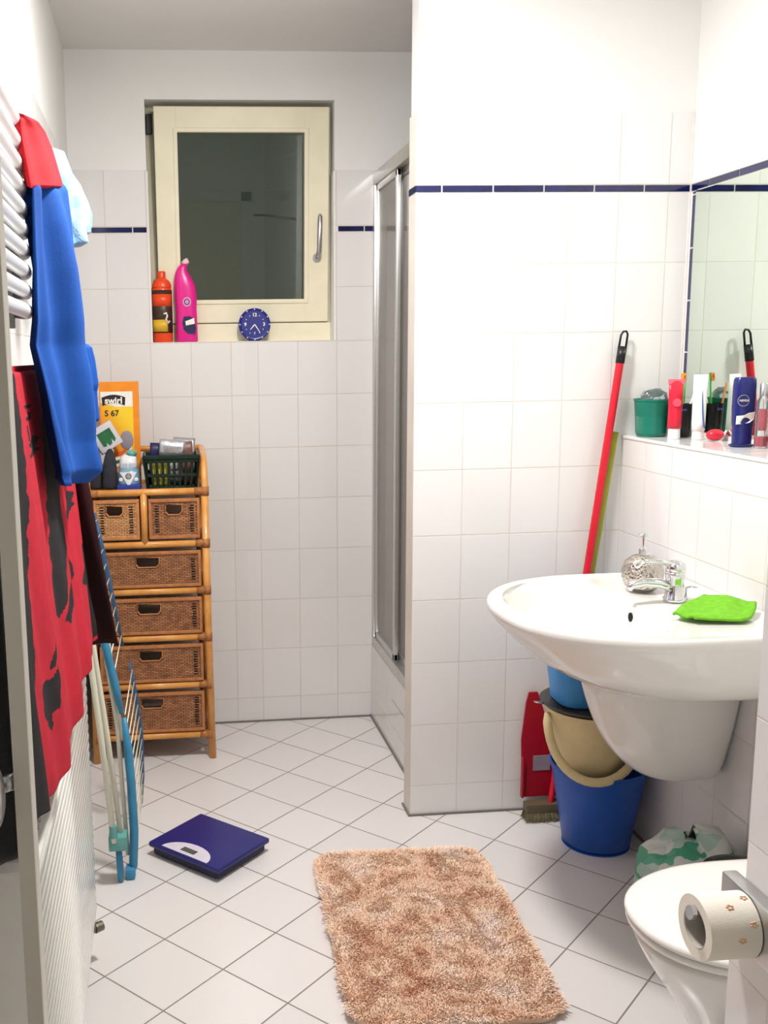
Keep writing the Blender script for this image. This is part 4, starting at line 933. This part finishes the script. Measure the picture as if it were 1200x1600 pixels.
# ------------------------------------------------------------------ buckets under the basin
M['bucket_blue'] = mat('cobalt_bucket_plastic', rgb(28, 86, 180), .38, var=.04); M['bucket_beige'] = mat('cream_bucket_plastic', rgb(226, 208, 158), .4, var=.04)
bkx, bky = 1.270, 2.722
def bucket(name, lbl, r0, r1, z0, h, m, cx_, cy_):
    o = thing(name, lbl, 'bucket', (cx_, cy_, z0))
    B().lathe([(.001, .003), (r0 - .008, .003), (r0, .010), (lerp(r0, r1, .5), h * .5), (r1, h - .012), (r1 + .006, h - .010), (r1 + .006, h), (r1, h), (lerp(r0, r1, .5) - .004, h * .5), (r0 - .004, .014), (.001, .012)], (0, 0, 0), 48, close=False).done('bucket_body', m, o, angle=45)
    return o
b1 = bucket('bucket', 'cobalt blue bucket on the floor under the basin, lowest of the stack', .098, .137, 0, .258, M['bucket_blue'], bkx, bky)
b2 = bucket('bucket', 'cream bucket with hanging handle nested in the blue bucket', .086, .128, .195, .240, M['bucket_beige'], bkx - .030, bky - .0)
for o in (b1,):
    B().lathe([(.0985, 0), (.0985, .004), (.09, .004)], (0, 0, -.0), 40).done('base_ring', M['bucket_blue'], o)
hp = []
for k in range(25):
    a = pi * k / 24; hp.append((-.134 * cos(a) - .050 * sin(a) * max(0, cos(a * .62)), -.135 * sin(a), .222 - .165 * sin(a)))
B().tube(hp, [.008] + [.013] * 23 + [.008], 14, flat=.8).done('handle', M['bucket_beige'], b2, smooth=True)
# dark lid and blue container on top
M['grey_dk'] = mat('dark_grey_plastic', rgb(58, 56, 54), .4, var=.1)
ld = thing('dark_lid', 'flat dark grey lid with a wire loop resting on the cream bucket', 'lid', (bkx - .034, bky, .4365))
B().lathe([(.001, .0), (.120, 0), (.140, .006), (.145, .014), (.140, .016), (.125, .010), (.10, .014), (.001, .014)], (0, 0, 0), 40, close=False).done('lid_disc', M['grey_dk'], ld, angle=50)
B().tube([(-.140, -.004, .010), (-.155, -.008, .014), (-.170, -.002, .016), (-.168, .006, .016), (-.153, .006, .014), (-.140, .0, .010)], .0016, 6).done('wire_loop', M['chrome_soft'], ld, smooth=True)
M['sky_plastic'] = mat('sky_blue_plastic', rgb(56, 140, 206), .4, var=.04)
sc_ = tag(B().rings([superell(bkx - .045, bky, .098 * s, .110 * s, .085 * s, 3.5, 3.5, z, 40) for z, s in ((.4515, .93), (.456, .99), (.50, 1.03), (.56, 1.12), (.63, 1.15), (.636, 1.12))]).done('blue_container', M['sky_plastic'], angle=40), 'sky blue plastic container on top of the bucket stack under the basin', 'container')

# ------------------------------------------------------------------ waste bin and bag near the toilet
M['film'] = None
m, t_, p_ = base('green_white_plastic_film'); tc = t_.add('ShaderNodeTexCoord'); nz = t_.add('ShaderNodeTexVoronoi'); nz.inputs['Scale'].default_value = 16; n2 = t_.add('ShaderNodeTexNoise'); n2.inputs['Scale'].default_value = 9
mxv = t_.add('ShaderNodeMix', data_type='RGBA'); mxv.inputs['Factor'].default_value = .25; t_.link(tc.outputs['Object'], mxv.inputs['A']); t_.link(n2.outputs['Color'], mxv.inputs['B'])
t_.link(tc.outputs['Object'], n2.inputs['Vector']); t_.link(mxv.outputs['Result'], nz.inputs['Vector'])
sepc = t_.add('ShaderNodeSeparateColor'); t_.link(nz.outputs['Color'], sepc.inputs[0])
rr = t_.add('ShaderNodeValToRGB'); rr.color_ramp.interpolation = 'CONSTANT'; rr.color_ramp.elements[0].color = rgb(206, 212, 204); rr.color_ramp.elements[1].position = .74; rr.color_ramp.elements[1].color = rgb(70, 160, 124)
e = rr.color_ramp.elements.new(.45); e.color = rgb(170, 196, 184)
t_.link(sepc.outputs[0], rr.inputs[0]); t_.link(rr.outputs[0], p_.inputs['Base Color']); p_.inputs['Roughness'].default_value = .28; p_.inputs['Transmission Weight'].default_value = .15
M['film'] = m
def lump(u, v):
    a = 2 * pi * u; 
    r_ = interp([(0, .075), (.1, .095), (.5, .112), (.8, .110), (.93, .088), (1.0, .012)], v)[0]
    z = lerp(0.003, .285, v)
    d = (noise.noise(Vector((cos(a) * 1.8, sin(a) * 1.8, v * 3.5))) * .024 + abs(noise.noise(Vector((cos(a) * 3.5, sin(a) * 3.5, v * 5)))) * .022) * (1 - .5 * v)
    return (1.266 + (r_ + d) * cos(a), 2.205 + (r_ + d) * .85 * sin(a), max(.002, z + max(0, v - .6) * 2.5 * (noise.noise(Vector((cos(a) * 1.6, sin(a) * 1.6, 9))) * .03 + .018 * cos(a) - .01)))
bgp = thing('plastic_bag', 'crumpled green and white plastic bag on the floor between toilet and basin', 'bag', (0, 0, 0))
solid(grid('bag_film', 72, 30, lump, M['film'], bgp, wrap=True), .0012, 0)
g = B(); g.ell((1.266, 2.205, .19), (.080, .068, .080), 24, 14); g.done('bag_contents', M['film'], bgp, smooth=True)
bi = thing('waste_bin', 'small black waste bin tucked between the toilet and the plastic bag', 'waste bin', (1.268, 1.975, 0))
B().lathe([(.001, 0), (.066, 0), (.070, .01), (.082, .275), (.086, .282), (.080, .282), (.066, .02), (.001, .016)], (0, 0, 0), 36, close=False).done('bin_body', M['black'], bi, angle=45)
B().lathe([(.087, .284), (.089, .292), (.084, .306), (.060, .314), (.001, .317)], (0, 0, 0), 36).done('bin_lid', M['black'], bi, smooth=True)

# ------------------------------------------------------------------ toiletries on the ledge
ZL = 1.2105
M['sea_green'] = mat('sea_green_plastic', rgb(22, 128, 106), .35, var=.05, trans=.15); M['crimson_pl'] = mat('crimson_tube', rgb(214, 34, 60), .3, var=.06); M['white_pl'] = mat('white_plastic', rgb(240, 240, 238), .3, var=.01)
M['navy_pl'] = mat('navy_glossy_plastic', rgb(28, 34, 104), .28, var=.06)
gb = thing('green_tub', 'sea green plastic tub with crumpled clear bag, in the corner of the ledge', 'tub', (1.470, 2.897, ZL))
B().lathe([(.001, 0), (.038, 0), (.042, .004), (.050, .105), (.0525, .106), (.0525, .112), (.049, .112), (.044, .010), (.001, .006)], (0, 0, 0), 36, close=False).done('tub_body', M['sea_green'], gb, angle=45)
g = B(); g.ell((.004, 0, .112), (.040, .038, .030), 20, 12); o = g.done('clear_bag', M['clear'], gb, smooth=True)
for v in o.data.vertices: v.co += Vector((noise.noise(v.co * 60), noise.noise(v.co * 60 + Vector((3, 0, 0))), noise.noise(v.co * 60 + Vector((0, 5, 0))))) * .009
def standing_tube(name, lbl, x, y, w_, h, m, capm, caph=.022, rz=0.0, taper=True):
    o = thing(name, lbl, 'tube', (x, y, ZL), rz)
    B().lathe([(w_ * .40, 0), (w_ * .42, .002), (w_ * .40, caph)], (0, 0, 0), 20).done('cap', capm, o, angle=40)
    rs = [superell(0, 0, w_ * .45, w_ * .45, w_ * lerp(.45, .04, t), 2, 2, caph + (h - caph) * t, 24) if t < .01 or True else 0 for t in (0, .15, .4, .7, 1)]
    rs = [[(p[0] * (1 + .12 * i / 4), p[1], p[2]) for p in r_] for i, r_ in enumerate(rs)]
    g = B(); g.rings(rs); g.done('tube_body', m, o, smooth=True); return o
rt = standing_tube('cream_tube', 'crimson tube standing on its white cap beside the green tub', 1.487, 2.790, .041, .172, M['crimson_pl'], M['white_pl'], .030, rad(-12))
B().box(-.0225, .0225, -.0022, .0022, .158, .172).done('crimp', mat('pink_crimp', rgb(236, 110, 130), .35), rt)
B().lathe([(.012, -.0155), (.012, -.0140)], (0, 0, .105), 20, axis='y').done('round_mark', mat('pale_red_mark', rgb(232, 84, 104), .35), rt)
cp = thing('toothbrush_cup', 'black cup holding toothbrushes on the ledge', 'cup', (1.536, 2.850, ZL))
B().lathe([(.001, 0), (.026, 0), (.028, .003), (.031, .098), (.028, .098), (.025, .006), (.001, .005)], (0, 0, 0), 28, close=False).done('cup_body', M['black'], cp, angle=45)
text_part('blue_mark', 'oral', .012, mat('violet_mark', rgb(110, 130, 230), .4), cp, facing_cam(-.006, -.0312, .082, rad(10)))
def toothbrush(lbl, x, y, z0, tilt, az, L, m1, m2, bm_):
    o = thing('toothbrush', lbl, 'toothbrush', (x, y, z0), az, 'toothbrushes on the ledge'); d = Vector((sin(rad(tilt)), 0, cos(rad(tilt))))
    B().tube([d * 0, d * (L * .35), d * (L * .7), d * L], [.005, .0055, .003, .004], 10, flat=.8).done('brush_handle', m1, o, smooth=True)
    B().tube([d * (L * .08), d * (L * .5)], .0058, 10, flat=.5).done('grip_stripe', m2, o, smooth=True)
    n_ = Vector((-cos(rad(tilt)), 0, sin(rad(tilt))))
    g = B(); c = d * (L - .013); mt = Matrix((( n_.x, 0, d.x, c.x + n_.x * .006), (0, 1, 0, 0), (n_.z, 0, d.z, c.z + n_.z * .006), (0, 0, 0, 1)))
    g.box(-.0055, .0055, -.005, .005, -.012, .012, bev=.001, mtx=mt); g.done('bristle_head', bm_, o, angle=40)
    return o
M['lime_pl'] = mat('green_brush_plastic', rgb(60, 190, 60), .35); M['aqua'] = mat('aqua_plastic', rgb(110, 196, 190), .35); M['sblue'] = mat('steel_blue_rubber', rgb(60, 96, 160), .5)
M['yellow_red'] = mat('yellow_red_bristle', rgb(236, 190, 60), .7, col2=rgb(214, 60, 30), scale=150); M['cream_b'] = mat('cream_bristle', rgb(238, 222, 180), .8); M['ltorange'] = mat('light_orange_plastic', rgb(236, 150, 90), .4)
toothbrush('green toothbrush with yellow and red bristles standing in the black cup', 1.536, 2.850, ZL + .008, 4, rad(20), .180, M['lime_pl'], M['lime_pl'], M['yellow_red'])
toothbrush('cream and orange toothbrush leaning left out of the black cup', 1.530, 2.835, ZL + .010, -9, rad(0), .150, M['ltorange'], M['cream_b'], M['cream_b'])
toothbrush('pale aqua toothbrush leaning right out of the black cup', 1.540, 2.845, ZL + .010, 14, rad(-12), .170, M['white_pl'], M['aqua'], M['aqua'])
tp = standing_tube('toothpaste_tube', 'tall white and blue toothpaste tube standing on its cap before the black cup', 1.535, 2.745, .040, .185, M['white_pl'], M['white_pl'], .026, rad(-10))
arcp = [(-.004 + .006 * sin(k * .5), -.0195 + .0135 * k / 10, .035 + .0125 * k) for k in range(11)]
B().tube([(.004 + .007 * math.exp(-k * .3), -.0178 + .0150 * k / 10, .034 + .0115 * k) for k in range(11)], .0022, 8).done('blue_stripe', M['sblue'], tp, smooth=True)
rz_ = thing('red_sachet', 'small glossy red packet lying behind the toothpaste tube', 'packet', (1.556, 2.690, ZL))
g = B(); g.ell((0, 0, .017), (.026, .020, .0165), 20, 12); g.done('packet_body', M['crimson_pl'], rz_, smooth=True)
B().tube([(.012, -.012, .005), (.026, -.010, .030)], .0026, 8).done('white_seam', M['white_pl'], rz_, smooth=True)
nb = thing('deodorant_bottle', 'navy blue care bottle with white label strip on the ledge before the mirror', 'bottle', (1.528, 2.515, ZL))
rs = [superell(0, 0, hx, hx, hy, 2.6, 2.6, z, 32) for z, hx, hy in ((0, .026, .019), (.002, .031, .022), (.006, .0315, .0225), (.008, .024, .019), (.050, .0245, .019), (.064, .027, .020), (.10, .0285, .021), (.16, .0285, .021), (.176, .0275, .020), (.182, .024, .017))]
g = B(); g.rings(rs); g.done('bottle_body', M['navy_pl'], nb, angle=50)
g = B(); g.tube([(-.013 + .0145 * cos(k * pi / 12), -.0218 + .0035 * abs(cos(k * pi / 12)) * (1 if cos(k * pi / 12) < 0 else .2), .122 + .0145 * sin(k * pi / 12)) for k in range(25)], .0009, 6); g.done('round_mark', M['grey_print'], nb)
text_part('brand_lettering', 'NIVEA', .0085, M['white_print'], nb, facing_cam(-.012, -.0218, .122, rad(-14)))
B().poly([(-.026, -.0165, .060), (.006, -.0215, .064), (.018, -.0205, .073), (.021, -.0195, .092), (.004, -.0225, .090), (-.008, -.0225, .084), (-.026, -.0175, .082)], (0, .004, 0)).done('label_strip', M['white_print'], nb)
for i, (x, y, h, r_, lbl, liq) in enumerate(((1.553, 2.468, .165, .0165, 'clear flask with red stopper and liquid at the right edge of the ledge', 'crimson_pl'), (1.566, 2.410, .150, .018, 'clear bottle with dark base at the extreme right of the ledge', 'charcoal'))):
    o = thing('perfume_bottle', lbl, 'bottle', (x, y, ZL), 0, 'clear bottles on the ledge')
    B().lathe([(.001, 0), (r_, .0), (r_, h * .72), (r_ * .6, h * .8), (r_ * .55, h * .82), (.001, h * .82)], (0, 0, 0), 28, close=False).done('flask', M['clear'], o, angle=45)
    B().lathe([(r_ * .6, h * .82), (r_ * .6, h), (r_ * .4, h * 1.02)], (0, 0, 0), 20).done('stopper', M['chrome_soft'], o, angle=45)
    B().lathe([(r_ * .78, .004), (r_ * .78, .030)], (0, 0, 0), 20).done('liquid', M[liq], o, angle=45)
    if i == 0: B().lathe([(.006, .045), (.0075, .050), (.0075, .095), (.006, .10)], (0, 0, 0), 16).done('inner_stem', M['crimson_pl'], o, angle=45)

# ceiling lamp body (out of frame) and mirror lamp body
cl = thing('ceiling_lamp', 'round white ceiling lamp above the middle of the room', 'lamp', (.40, 2.20, ZC))
B().lathe([(.16, 0), (.165, -.03), (.155, -.055)], (0, 0, 0), 36).done('lamp_body', M['enamel'], cl, angle=45)
